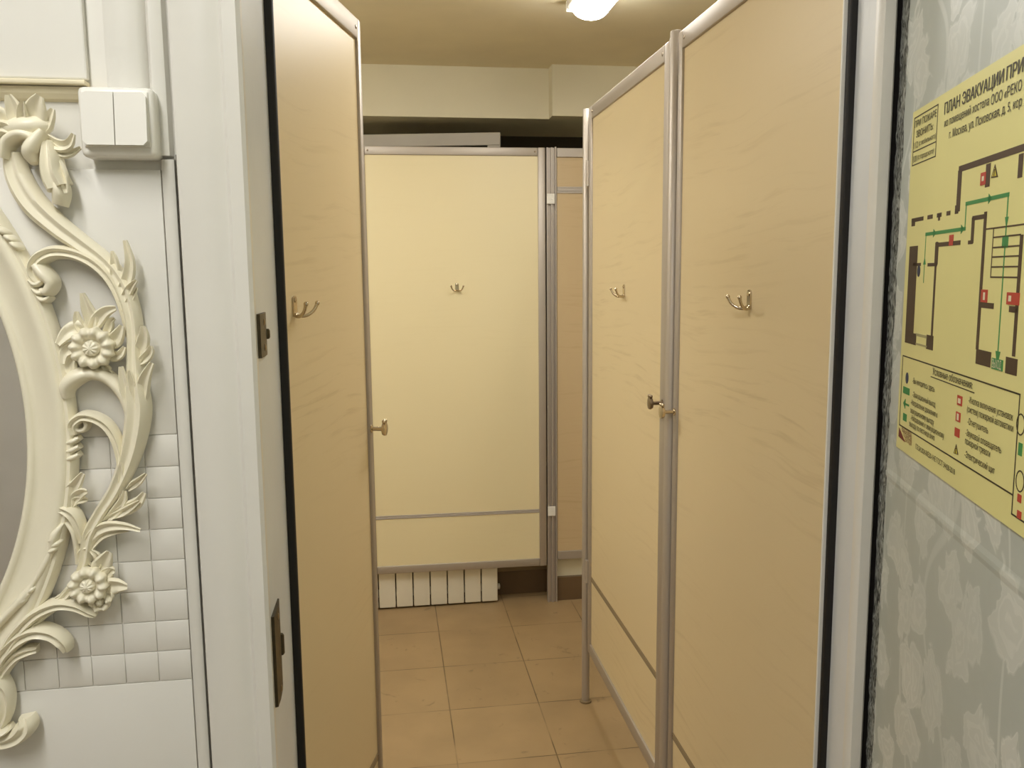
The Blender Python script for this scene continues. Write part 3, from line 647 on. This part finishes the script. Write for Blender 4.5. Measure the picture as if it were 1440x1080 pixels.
# ------------------------------------------------------------------ toilet stalls
def hook_at(parent, x, z, y):
    """double coat hook: upright plate with two prongs"""
    bm = bmesh.new()
    prism(bm, [(-.0070, -.017), (.0070, -.017), (.0070, .011), (.005, .015), (0, .0165), (-.005, .015), (-.0070, .011)], 'y', -.003, 0)
    lathe(bm, [(.0045, 0), (.0045, .001), (.002, .002)], Matrix.Translation((0, -.003, .010)) @ Matrix.Rotation(PI/2, 4, 'X'), 10)
    hk = link('hook', bm, 'steel', parent, 35, Matrix.Translation((x, y, z)))
    for s in (-1, 1):
        pb = bmesh.new()
        tube(pb, [(s*.003, -.002, -.013), (s*.006, -.007, -.016), (s*.014, -.016, -.0155), (s*.021, -.025, -.008), (s*.025, -.030, .003)], [.0036, .0036, .0030, .0028, .0030], 8, 16)
        r = bmesh.ops.create_uvsphere(pb, u_segments=10, v_segments=6, radius=.0040)
        bmesh.ops.translate(pb, vec=(s*.0253, -.0303, .004), verts=r['verts'])
        link('prong', pb, 'steel', hk, 60)

def knob_at(parent, x, z, y, side=-1, mat='steel', reach=.030):
    m4 = Matrix.Translation((x, y, z)) @ Matrix.Rotation(PI/2 if side < 0 else -PI/2, 4, 'X')
    bm = bmesh.new()
    lathe(bm, [(.0085, 0), (.0085, .002), (.0045, .003), (.0045, reach-.008), (.006, reach-.006), (.013, reach-.005), (.0145, reach-.002), (.014, reach+.002), (.009, reach+.0035), (.002, reach+.0038)], m4, 20)
    k = link('latch_knob', bm, mat, parent, 40)
    eb = bmesh.new()
    for s in (-1, 1):
        lathe(eb, [(.001, -.004), (.0034, -.003), (.004, 0), (.0034, .003), (.001, .004)], Matrix.Translation((x+s*.006, y+side*(reach-.001), z+.0165)) @ Matrix.Rotation(PI/2, 4, 'X'), 10)
    link('thumb_grip', eb, mat, k, 60)

def stall_door(name, loc, rz, W, zb, zt, strip, lam, label, hook=None, knob=None, sl=.033, sr=.033, rail=.036, group=None, strip_mat='alu_dark', hinge_x=None, rot_knob=-1, knob_mat='steel', strip_h=.016):
    d = tag(empty(name, loc, rz), label, 'door', group)
    t = .012
    link('panel', boxes([(sl-.004, W-sr+.004, -.006, .006, zb+rail-.004, zt-rail+.004)]), lam, d)
    link('stile', B(0, sl, -t, t, zb, zt, bev=.003), 'alu', d, 50)
    link('stile', B(W-sr, W, -t, t, zb, zt, bev=.003), 'alu', d, 50)
    tr = link('top_rail', B(sl+.0004, W-sr-.0004, -t, t, zt-rail, zt-.001, bev=.002), 'alu', d, 50)
    sb = bmesh.new()
    for xx in (sl+.012, W-sr-.012):
        lathe(sb, [(.0042, 0), (.004, .0012), (.0015, .002)], Matrix.Translation((xx, -t, zt-rail/2)) @ Matrix.Rotation(PI/2, 4, 'X'), 10)
    link('screw', sb, 'dull_steel', tr, 40)
    link('bottom_rail', B(sl+.0004, W-sr-.0004, -t, t, zb+.001, zb+rail, bev=.002), 'alu', d, 50)
    bm = bmesh.new()
    h = strip_h
    for k in range(3): box(bm, sl+.0004, W-sr-.0004, -.0085, .0085, strip-h/2+k*h/3+.0006, strip-h/2+(k+1)*h/3-.0004, bev=.0012, seg=1)
    box(bm, sl+.0004, W-sr-.0004, -.007, .007, strip-h/2, strip+h/2)
    link('middle_strip', bm, strip_mat, d)
    if hook: hook_at(d, hook[0], hook[1], -.006)
    if knob: knob_at(d, knob[0], knob[1], -t, rot_knob, knob_mat)
    if hinge_x is not None:
        for zz in hinge_x[1:]:
            bm = bmesh.new()
            lathe(bm, [(.006, 0), (.0085, .001), (.0085, .036), (.0075, .0365), (.0075, .0385), (.0085, .039), (.0085, .078), (.006, .079)], Matrix.Translation((hinge_x[0], -.010, zz)), 14)
            box(bm, min(hinge_x[0], hinge_x[0]+.016), max(hinge_x[0], hinge_x[0]+.016), -.0145, -.012, zz+.002, zz+.077)
            link('hinge', bm, 'alu', d, 45)
    return d

def post(name, x, y, z1, label, r=.014, groove=None, group=None):
    p = tag(empty(name, (x, y, 0)), label, 'post', group)
    bm = bmesh.new()
    lathe(bm, [(r*1.0, .004), (r, z1-.004), (r*.9, z1-.001), (r*.6, z1)], None, 20)
    link('tube', bm, 'alu', p, 50)
    bm = bmesh.new()
    lathe(bm, [(r*1.5, 0), (r*1.5, .006), (r*1.05, .008)], None, 20)
    link('foot', bm, 'alu_dark', p, 50)
    return p


stall_door('stall_door', (-.2276, 1.160, 0), math.radians(90-15.6), .648, .20, 1.945, .385, 'lam', 'beech stall door standing ajar beside the left door jamb with hinges', hook=(.255, 1.392), knob=(.638, 1.119), sl=.02, sr=.019, rail=.040, group='wood-look stall doors')
stall_door('stall_door', (.632, 2.590, 0), math.radians(-90), .752, .195, 1.943, .455, 'lam', 'beech stall door on the right, between the two aluminium posts', hook=(.389, 1.394), knob=(.736, 1.141), sl=.030, sr=.036, rail=.038, group='wood-look stall doors', hinge_x=(-.004, 1.707, .43), knob_mat='dull_steel')
stall_door('stall_door', (.632, 1.781, 0), math.radians(-90), .715, .195, 1.943, .372, 'lam', 'nearest beech stall door on the right, running behind the right door jamb', hook=(.379, 1.393), knob=(.012, 1.134), sl=.022, sr=.030, rail=.038, group='wood-look stall doors')
stall_door('stall_door', (-.115, 3.517, 0), math.radians(-1.0), .768, .170, 1.956, .418, 'lam_pale', 'pale cream stall door facing the viewer, above the white radiator', hook=(.395, 1.390), sl=.033, sr=.031, rail=.034, group='wood-look stall doors', strip_mat='alu')
# posts
post('stall_post', .622, 2.622, 1.945, 'aluminium post at the far edge of the right-hand doors, foot on the tiles', r=.013, group='aluminium stall posts')
p = post('stall_post', .622, 1.800, 1.952, 'tall aluminium post between the two right-hand stall doors', r=.013, group='aluminium stall posts')
link('channel', boxes([(-.004, .016, .014, .036, 0, 1.945)], bev=.002), 'alu', p)
p = post('stall_post', -.0512, 1.7925, 1.948, 'aluminium post at the far edge of the left stall door', r=.006, group='aluminium stall posts')
p = tag(empty('stall_post', (.680, 3.502, 0)), 'aluminium corner post beside the pale cream stall door', 'post', 'aluminium stall posts')
link('channel', boxes([(-.022, -.014, -.008, .016, 0, 1.957), (-.014, .014, .000, .016, 0, 1.957), (-.004, .004, -.010, .002, 0, 1.957), (.014, .020, -.010, .016, 0, 1.960)], bev=.001), 'alu', p)
for zz in (1.728, .395):
    bm = B(-.022, .012, -.015, -.0085, zz, zz+.042, bev=.002)
    lathe(bm, [(.003, 0), (.003, .001), (.001, .0015)], Matrix.Translation((0, -.015, zz+.02)) @ Matrix.Rotation(PI/2, 4, 'X'), 8)
    link('hinge', bm, 'plastic', p)
# narrow fixed partition in line with the end door
p = tag(empty('stall_partition', (.702, 3.502, 0)), 'narrow tan partition panel between the corner post and right-hand doors', 'partition')
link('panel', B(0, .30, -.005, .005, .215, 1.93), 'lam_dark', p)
link('top_rail', B(0, .30, -.012, .012, 1.918, 1.955, bev=.002), 'alu', p)
link('middle_rail', boxes([(0, .30, -.009, .009, 1.772, 1.780), (0, .30, -.011, .011, 1.780, 1.793), (0, .30, -.009, .009, 1.793, 1.799)], bev=.0012), 'alu', p)
link('bottom_rail', B(0, .30, -.012, .012, .195, .232, bev=.002), 'alu', p)


# ------------------------------------------------------------------ radiator under the end door
rad = tag(empty('radiator', (.4415, 3.53, .008)), 'white sectional radiator showing under the far stall door', 'radiator')
P = .0745
for i in range(10):
    bm = bmesh.new()
    x1 = -i*P; x0 = x1-P
    box(bm, x0+.0022, x1-.0022, 0, .012, .0, .56, bev=.004, seg=3)
    box(bm, x0+.030, x1-.030, .010, .075, .004, .55, bev=.003)
    link('section', bm, 'white_rad', rad, 50)
bm = bmesh.new()
for zz in (.05, .51):
    lathe(bm, [(.017, 0), (.017, 10*P)], Matrix.Translation((0, .045, zz)) @ Matrix.Rotation(-PI/2, 4, 'Y'), 16)
link('manifold', bm, 'white_rad', rad, 50)
bm = bmesh.new()
lathe(bm, [(.010, 0), (.013, .004), (.013, .012), (.006, .014)], Matrix.Translation((0, .045, .05)) @ Matrix.Rotation(PI/2, 4, 'Y'), 12)
link('plug', bm, 'white_rad', rad, 50)

# ------------------------------------------------------------------ lamps
def batten(name, x, y0, y1, zc, label, mat, w=.062, group=None):
    l = tag(empty(name, (x, (y0+y1)/2, zc)), label, 'ceiling light', group)
    L2 = (y1-y0)/2
    bm = bmesh.new()
    prism(bm, [(-w-.006, -.001), (-w-.006, -.022), (-w+.004, -.030), (w-.004, -.030), (w+.006, -.022), (w+.006, -.001)], 'y', -L2, L2)
    link('housing', bm, 'plastic', l, 40)
    # diffuser: half-round trough with rounded ends
    bm = bmesh.new()
    n = 14; m = 12
    rings = []
    ys = [(-L2+.004, .25), (-L2+.010, .62), (-L2+.020, .86), (-L2+.035, 1)] + [(L2-.035, 1), (L2-.020, .86), (L2-.010, .62), (L2-.004, .25)]
    for yy, s in ys:
        rings.append([bm.verts.new((math.cos(PI*k/m)*(w-.005)*(.35+.65*s), yy, -.031-math.sin(PI*k/m)*.036*s)) for k in range(m+1)])
    for a, b in zip(rings, rings[1:]):
        for k in range(m): bm.faces.new((a[k], a[k+1], b[k+1], b[k]))
        bm.faces.new((a[m], a[0], b[0], b[m]))
    bm.faces.new(rings[0]); bm.faces.new(rings[-1][::-1])
    link('diffuser', bm, mat, l, 60)
    for s in (-1, 1):
        c = bmesh.new(); box(c, -w-.007, w+.007, s*L2-.004, s*L2+.004, -.033, -.001, bev=.002)
        link('end_cap', c, 'plastic', l)
    return l
batten('ceiling_light', .648, 1.72, 2.73, 2.295, 'lit strip light on the cream ceiling above the right-hand doors', 'lamp')
batten('ceiling_light', -.55, 1.75, 2.85, 2.295, 'lit strip light on the cream ceiling above the left-hand stalls', 'lamp')
batten('ceiling_light', -.50, -.75, .45, 2.50, 'lit strip light on the white ceiling of the hall before the doorway', 'lamp_ante', w=.09)

# ------------------------------------------------------------------ right wall with wallpaper and evacuation plan
TH = math.radians(17.9)
UX = Vector((-math.sin(TH), -math.cos(TH), 0)); NX = Vector((-math.cos(TH), math.sin(TH), 0))
# local frame: x along the wall towards the viewer, y into the wall, z up
wallM = Matrix(((UX.x, -NX.x, 0, .612), (UX.y, -NX.y, 0, .93), (0, 0, 1, 0), (0, 0, 0, 1)))
def wlink(name, bm, mat, parent=None, smooth=None):
    return link(name, bm, mat, parent, smooth, wallM if parent is None else None)
wr = struct(wlink('wall_right', B(-.074, 3.1, 0, .06, 0, 2.5), 'paper'))
# dark joint between door frame and wall with torn paper along it
struct(link('trim_11', B(.6238, .660, 1.0015, 1.0195, 0, 2.06), 'black'))
bm = bmesh.new()
rnd = random.Random(3)
nz = 150; prev = None
for i in range(nz+1):
    z = 2.06*i/nz; wv = .0065+.0045*rnd.random(); d = .0012+.002*rnd.random()
    cur = [bm.verts.new((-.076-wv*.35, .0005, z)), bm.verts.new((-.074+wv*.5, -d, z)), bm.verts.new((-.056+wv*1.2, -.0005, z)), bm.verts.new((-.056+wv*1.2, .001, z))]
    if prev:
        for k in range(4): bm.faces.new((prev[k], prev[(k+1) % 4], cur[(k+1) % 4], cur[k]))
    prev = cur
struct(wlink('trim_12', bm, 'torn'))
# faint raised seam crossing the paper under the plan
struct(wlink('trim_13', prism(bmesh.new(), [(.0, 1.1783-.003), (-.0007, 1.1783+.0025), (-.0007, 1.1783+.007), (0, 1.1783+.013)], 'x', -.05, 3.0) , 'paper'))

plan = tag(empty('evacuation_plan', (0, 0, 0)), 'yellow printed evacuation plan sheet stuck on the patterned right wall', 'poster')
plan.matrix_local = wallM @ Matrix.Translation((-.004, -.0006, 1.226))
OU, OZ = -.004, 1.226
T0 = .0010
link('sheet', B(0, .600, -T0, 0, 0, .397), 'plan', plan)
_lay = [0]
def poly(bm, pts, t=.0003):
    """flat print on the sheet: pts (u,z) on the wall"""
    prism(bm, [(p[0]-OU, p[1]-OZ) for p in pts], 'y', -T0-t, -T0)
def stroke(bm, pts, w, t=.0003):
    for a, b in zip(pts, pts[1:]):
        dx, dz = b[0]-a[0], b[1]-a[1]; l = math.hypot(dx, dz); nx, nz = -dz/l*w/2, dx/l*w/2; ex, ez = dx/l*w/2, dz/l*w/2
        poly(bm, [(a[0]+nx-ex, a[1]+nz-ez), (b[0]+nx+ex, b[1]+nz+ez), (b[0]-nx+ex, b[1]-nz+ez), (a[0]-nx-ex, a[1]-nz-ez)], t)
def rect(bm, u0, u1, z0, z1, t=.0003): poly(bm, [(u0, z0), (u1, z0), (u1, z1), (u0, z1)], t)
def rects(name, mat, lst, t=.0003, parent=None, each=False):
    o = None
    if each:
        for r in lst:
            bm = bmesh.new(); rect(bm, *r, t=t); o = link(name, bm, mat, parent or plan)
        return o
    bm = bmesh.new()
    for r in lst: rect(bm, *r, t=t)
    return link(name, bm, mat, parent or plan)
def text_mesh(s):
    """outline of the lettering, triangulated with overlapping strokes merged: (points, triangles)"""
    cu = bpy.data.curves.new('t', 'FONT'); cu.body = s; cu.size = 1
    ob = bpy.data.objects.new('t', cu); COL.objects.link(ob)
    bpy.context.view_layer.update()
    dg = bpy.context.evaluated_depsgraph_get()
    oe = ob.evaluated_get(dg)
    cv = oe.to_curve(dg)
    loops = []
    for sp in cv.splines:
        bp = sp.bezier_points; n = len(bp); pts = []
        for i in range(n):
            a, b = bp[i], bp[(i+1) % n]
            p0, p1, p2, p3 = (Vector(v[:2]) for v in (a.co, a.handle_right, b.handle_left, b.co))
            straight = abs((p1-p0).x*(p3-p0).y-(p1-p0).y*(p3-p0).x) < 1e-5 and abs((p2-p0).x*(p3-p0).y-(p2-p0).y*(p3-p0).x) < 1e-5
            k = 1 if straight else 3
            for j in range(k):
                u = j/k; q = p0*(1-u)**3+p1*3*u*(1-u)**2+p2*3*u*u*(1-u)+p3*u**3
                if not pts or (q-pts[-1]).length > 1e-4: pts.append(q)
        if len(pts) > 2: loops.append(pts)
    oe.to_curve_clear()
    bpy.data.objects.remove(ob); bpy.data.curves.remove(cu)
    vs = []; es = []
    for lp in loops:
        k = len(vs); vs += lp; es += [(k+i, k+(i+1) % len(lp)) for i in range(len(lp))]
    ov, oe_, of, _, _, _ = delaunay_2d_cdt(vs, es, [], 0, 1e-6)
    bb = [(min(p.x for p in lp), max(p.x for p in lp), lp) for lp in loops]
    keep = []
    for f in of:
        c = (ov[f[0]]+ov[f[1]]+ov[f[2]])/3
        wn = 0
        for a, b, lp in bb:
            if c.x < a or c.x > b: continue
            for i in range(len(lp)):
                p, q = lp[i-1], lp[i]
                cr_ = (q.x-p.x)*(c.y-p.y)-(c.x-p.x)*(q.y-p.y)
                if p.y <= c.y < q.y and cr_ > 0: wn += 1
                elif q.y <= c.y < p.y and cr_ < 0: wn -= 1
        if wn: keep.append(f)
    return ov, keep
def write(name, lines, mat='ink_text', bold=.012, t=.0004, parent=None):
    """lines: (text, u0, u1 or None, baseline z, size[, x scale])"""
    bm = bmesh.new()
    for s, u0, u1, z, size in lines:
        ov, tri = text_mesh(s)
        used = {i for f in tri for i in f}
        x0 = min(ov[i].x for i in used); x1 = max(ov[i].x for i in used)
        sx = (u1-u0)/(x1-x0)
        for dx, dt in (((-bold, 0), (bold, .00004)) if bold else ((0, 0),)):
            mp = {i: bm.verts.new((u0+(ov[i].x-x0+dx)*sx-OU, -T0-t-dt, z+ov[i].y*size-OZ)) for i in used}
            for f in tri:
                try: bm.faces.new([mp[i] for i in f])
                except ValueError: pass
    return link(name, bm, mat, parent or plan)
write('heading_lettering', [('ПЛАН ЭВАКУАЦИИ', 0.1083, .2597, 1.6006, .0162), ('ПРИ ПОЖАРЕ', .2657, .3800, 1.6006, .0162)], bold=.028)
write('address_lettering', [('из помещений хостела', 0.1107, 0.2299, 1.5875, 0.0112), ('ООО «РЕКО', 0.2344, 0.2990, 1.5863, 0.0122), ('г. Москва, ул. Псковская, д. 5, кор', 0.1275, 0.3014, 1.5734, 0.0115)])
bm = bmesh.new()
b0, b1, c0, c1, cd = 0.0035, 0.0862, 1.5614, 1.6151, 1.5767
stroke(bm, [(b0, c0), (b1, c0), (b1, c1), (b0, c1), (b0, c0)], .0012); stroke(bm, [(b0, cd), (b1, cd)], .0012)
box_print = link('phone_box', bm, 'ink_text', plan)
write('phone_lettering', [('ПРИ ПОЖАРЕ', b0+.003, b1-.003, c1-.0115, .0105), ('ЗВОНИТЬ:', b0+.010, b1-.012, c1-.0235, .0105), ('112', b0+.004, b0+.018, cd+.0032, .0105), ('(с мобильного)', b0+.022, b1-.002, cd+.0042, .0078), ('101', b0+.004, b0+.017, c0+.0030, .0105), ('(с городского)', b0+.021, b1-.006, c0+.0042, .0078)])
rects('plan_walls', 'ink', [
    (0.1614, .5400, 1.5358, 1.5417),
    (0.1600, 0.1705, 1.4975, 1.5377),
    (0.1572, 0.1664, 1.4956, 1.5001),
    (0.1325, 0.1436, 1.4956, 1.5001),
    (0.1025, 0.1168, 1.4956, 1.5001),
    (0.0709, 0.0879, 1.4956, 1.5001),
    (0.0126, 0.0561, 1.4956, 1.5001),
    (0.0131, 0.0257, 1.4911, 1.5001),
    (0.1070, 0.1127, 1.4921, 1.5001),
    (0.1572, 0.1643, 1.4981, 1.5041),
    (0.0106, 0.0416, 1.3672, 1.4681),
    (0.0106, 0.0530, 1.3554, 1.3684),
    (0.0905, 0.1131, 1.3548, 1.3703),
    (0.1026, 0.1130, 1.4461, 1.4695),
    (0.1042, 0.1100, 1.3642, 1.4701),
    (0.0259, 0.0556, 1.4451, 1.4486),
    (0.0802, 0.1115, 1.4444, 1.4480),
    (0.1084, 0.1776, 1.4647, 1.4691),
    (0.1985, 0.2106, 1.4644, 1.4680),
    (0.2050, 0.2121, 1.4650, 1.4892),
    (0.2061, 0.2405, 1.4863, 1.4905),
    (0.2348, 0.2412, 1.3670, 1.4924),
    (0.2364, 0.2714, 1.3539, 1.3676),
    (0.2413, 0.2700, 1.4058, 1.4108),
    (0.3155, 0.3215, 1.3685, 1.4683),
    (0.3038, 0.3269, 1.3530, 1.3669),
    (0.3033, 0.3204, 1.4047, 1.4099),
    (0.2324, 0.2428, 1.5143, 1.5349),
    (0.3024, 0.3112, 1.5150, 1.5343)])
rects('plan_window', 'grey_ink', [(0.0506, 0.0912, 1.3661, 1.3691), (0.0525, 0.0930, 1.3561, 1.3582)])
bm = bmesh.new()
stroke(bm, [(0.2589, 1.4685), (0.3160, 1.4685)], .0013); stroke(bm, [(0.2589, 1.4596), (0.3160, 1.4596)], .0013); stroke(bm, [(0.2589, 1.4513), (0.3160, 1.4513)], .0013); stroke(bm, [(0.2589, 1.4426), (0.3160, 1.4426)], .0013); stroke(bm, [(0.2589, 1.4337), (0.3160, 1.4337)], .0013); stroke(bm, [(0.2403, 1.4766), (0.3360, 1.4766)], .0013); stroke(bm, [(0.2589, 1.4766), (0.2589, 1.4337)], .0013)
link('plan_stairs', bm, 'ink', plan)
bm = bmesh.new()
stroke(bm, [(0.0688, 1.427), (0.0688, 1.4797)], .0014); stroke(bm, [(0.0688, 1.4797), (0.1877, 1.4797)], .0036); stroke(bm, [(0.1877, 1.4797), (0.1877, 1.5034)], .0018); stroke(bm, [(0.1877, 1.5034), (0.286, 1.5034)], .0036); stroke(bm, [(0.286, 1.5034), (0.286, 1.3655)], .0018)
poly(bm, [(0.1017, 1.4797), (0.0937, 1.4842), (0.0937, 1.4752)])
poly(bm, [(0.1852, 1.4797), (0.1772, 1.4842), (0.1772, 1.4752)])
poly(bm, [(0.2506, 1.5034), (0.2426, 1.5079), (0.2426, 1.4989)])
poly(bm, [(0.286, 1.4747), (0.2895, 1.4847), (0.2825, 1.4847)])
poly(bm, [(0.286, 1.3558), (0.291, 1.3698), (0.281, 1.3698)])
poly(bm, [(0.0688, 1.4546), (0.0643, 1.4466), (0.0733, 1.4466)])
rect(bm, 0.2796, 0.2921, 1.4587, 1.4688)
link('escape_route', bm, 'green', plan)
exit_box = rects('exit_symbol', 'green', [(0.2744, 0.2983, 1.3535, 1.3631)], t=.0005)
write('exit_lettering', [('ВЫХОД', 0.2764, 0.2963, 1.3548, .0105)], 'pale_ink', bold=.01, t=.0008)
rects('fire_symbol', 'red', [(0.2210, 0.2337, 1.5171, 1.5284), (0.1455, 0.1572, 1.4648, 1.4755), (0.2399, 0.2546, 1.4109, 1.4224), (0.2973, 0.3225, 1.4109, 1.4211), (0.1955, 0.2085, 1.3090, 1.3186), (0.1944, 0.2064, 1.2928, 1.3021), (0.1938, 0.2067, 1.2776, 1.2861), (0.3453, 0.3521, 1.2522, 1.2587), (0.3467, 0.3542, 1.2391, 1.2453)], t=.0005, each=True)
rects('fire_symbol_print', 'pale_ink', [(0.2250, 0.2297, 1.5207, 1.5250), (0.2458, 0.2497, 1.4130, 1.4199), (0.3019, 0.3070, 1.4136, 1.4185), (0.1986, 0.2055, 1.3111, 1.3159), (0.1982, 0.2026, 1.2943, 1.3006)], t=.0008, each=True)
bm = bmesh.new(); poly(bm, [(0.2531, 1.5324), (0.2457, 1.5213), (0.2607, 1.5207)], .0004); poly(bm, [(0.1998, 1.2701), (0.1942, 1.2599), (0.2066, 1.2609)], .0004)
link('warning_triangle', bm, 'ink', plan)
bm = bmesh.new(); poly(bm, [(0.2533, 1.5293), (0.2483, 1.5223), (0.2580, 1.5219)], .0006); poly(bm, [(0.2003, 1.2674), (0.1964, 1.2608), (0.2042, 1.2614)], .0006)
link('warning_triangle_fill', bm, 'yellow', plan)
bm = bmesh.new(); stroke(bm, [(0.2535, 1.5274), (0.2531, 1.5232)], .0016, .0008); stroke(bm, [(0.2005, 1.2659), (0.2002, 1.2619)], .0014, .0008)
link('warning_flash', bm, 'ink', plan)
bm = bmesh.new()
for uu, zz in ((0.0496, 1.4396), (0.0268, 1.3144)): poly(bm, [(uu+.0052*math.cos(k*PI/10), zz+.0066*math.sin(k*PI/10)) for k in range(20)], .0005)
link('position_dot', bm, 'blue', plan)
bm = bmesh.new(); stroke(bm, [(0.0056, 1.2548), (0.3360, 1.2548), (0.3360, 1.3390), (0.0056, 1.3390), (0.0056, 1.2548)], .0014); stroke(bm, [(0.3360, 1.2548), (0.3360, 1.2388), (0.5850, 1.2388)], .0014)
link('legend_frame', bm, 'ink_text', plan)
write('legend_title', [('Условные обозначения:', 0.1177, 0.2329, 1.3295, .0105)], bold=.012)
bm = bmesh.new(); stroke(bm, [(0.1123, 1.3265), (0.2373, 1.3265)], .0010)
link('legend_underline', bm, 'ink_text', plan)
write('legend_lettering', [('-Вы находитесь здесь', 0.0496, 0.1266, 1.3116, 0.0088)], bold=.012)
write('legend_lettering', [('-Эвакуационный выход', 0.0524, 0.1324, 1.2960, 0.0088)], bold=.012)
write('legend_lettering', [('-Направление движения к', 0.0471, 0.1407, 1.2862, 0.0088), ('эвакуационному выходу', 0.0466, 0.1308, 1.2766, 0.0088)], bold=.012)
write('legend_lettering', [('-Направление к эвакуационному', 0.0502, 0.1640, 1.2685, 0.0088), ('выходу по лестнице вниз', 0.0461, 0.1356, 1.2608, 0.0088)], bold=.012)
write('legend_lettering', [('-Кнопка включения установок', 0.2260, 0.3261, 1.3154, 0.0088), ('(систем) пожарной автоматики', 0.2230, 0.3281, 1.3064, 0.0088)], bold=.012)
write('legend_lettering', [('-Огнетушитель', 0.2265, 0.2764, 1.2950, 0.0088)], bold=.012)
write('legend_lettering', [('-Звуковой оповещатель', 0.2231, 0.3069, 1.2836, 0.0088), ('пожарной тревоги', 0.2230, 0.2842, 1.2754, 0.0088)], bold=.012)
write('legend_lettering', [('-Электрический щит', 0.2242, 0.2963, 1.2628, 0.0088)], bold=.012)
write('footer_lettering', [('ПЭ.24.2024-МЕ20-1НЕ ГОСТ 34428-2018', 0.0734, 0.2010, 1.2394, .0080)])
rects('legend_exit_symbol', 'green', [(0.0144, 0.0391, 1.2953, 1.3032), (0.3406, 0.3473, 1.2899, 1.3003)], t=.0005, each=True)
bm = bmesh.new(); stroke(bm, [(0.0224, 1.2834), (0.0383, 1.2834)], .0022, .0005); poly(bm, [(0.0174, 1.2834), (0.0254, 1.2894), (0.0254, 1.2774)], .0005); rect(bm, 0.0195, 0.0331, 1.2630, 1.2717, .0005)
link('legend_route_symbol', bm, 'green', plan)
bm = bmesh.new(); poly(bm, [(0.0059, 1.2512), (0.0312, 1.2385), (0.0053, 1.2406)], .0005)
link('publisher_mark', bm, 'maroon', plan)
write('publisher_lettering', [('ФАБРИКА', 0.0178, 0.0560, 1.2488, .0075), ('ПЛАНОВ', 0.0239, 0.0570, 1.2442, .0075), ('ЭВАКУАЦИИ', 0.0301, 0.0580, 1.2394, .0075)], 'maroon', bold=.0)
bm = bmesh.new()
for uu, zz in ((0.3411, 1.3151), (0.3473, 1.2693)): stroke(bm, [(uu+.0075*math.cos(k*PI/10), zz+.0085*math.sin(k*PI/10)) for k in range(21)], .0010)
link('numbered_ring', bm, 'ink_text', plan)

# ------------------------------------------------------------------ hall behind the viewer (seen only in the mirror)
d2 = struct(empty('door_2', (-2.29, -.8, 0)))
link('door_leaf', B(0, .04, -.45, .45, 0, 2.0, bev=.004), 'dark_door', d2)
link('door_handle', tube(bmesh.new(), [(.04, -.38, 1.0), (.085, -.38, 1.0), (.09, -.37, 1.0), (.09, -.27, 1.0)], .009, 10), 'steel', d2, 50)

# ------------------------------------------------------------------ camera, world, view
cam = bpy.data.cameras.new('camera'); co = bpy.data.objects.new('camera', cam); COL.objects.link(co)
cam.sensor_width = 36; cam.lens = 36*1180/1440; cam.clip_start = .02; cam.clip_end = 50
yaw, pitch, roll = (math.radians(v) for v in (8.24, 7.45, -.52))
f0 = Vector((math.sin(yaw), math.cos(yaw), 0)); r0 = Vector((math.cos(yaw), -math.sin(yaw), 0)); u0 = Vector((0, 0, 1))
fw = f0*math.cos(pitch)-u0*math.sin(pitch); up = u0*math.cos(pitch)+f0*math.sin(pitch)
rt = r0*math.cos(roll)+up*math.sin(roll); up2 = up*math.cos(roll)-r0*math.sin(roll)
co.matrix_world = Matrix(((rt.x, up2.x, -fw.x, 0), (rt.y, up2.y, -fw.y, 0), (rt.z, up2.z, -fw.z, 1.44), (0, 0, 0, 1)))
S.camera = co
w = bpy.data.worlds.new('world'); S.world = w; w.use_nodes = True
w.node_tree.nodes['Background'].inputs[0].default_value = (1, .95, .86, 1)
w.node_tree.nodes['Background'].inputs[1].default_value = .0
S.view_settings.view_transform = 'Standard'; S.view_settings.look = 'None'
S.view_settings.exposure = 0; S.view_settings.gamma = 1; S.view_settings.use_curve_mapping = False
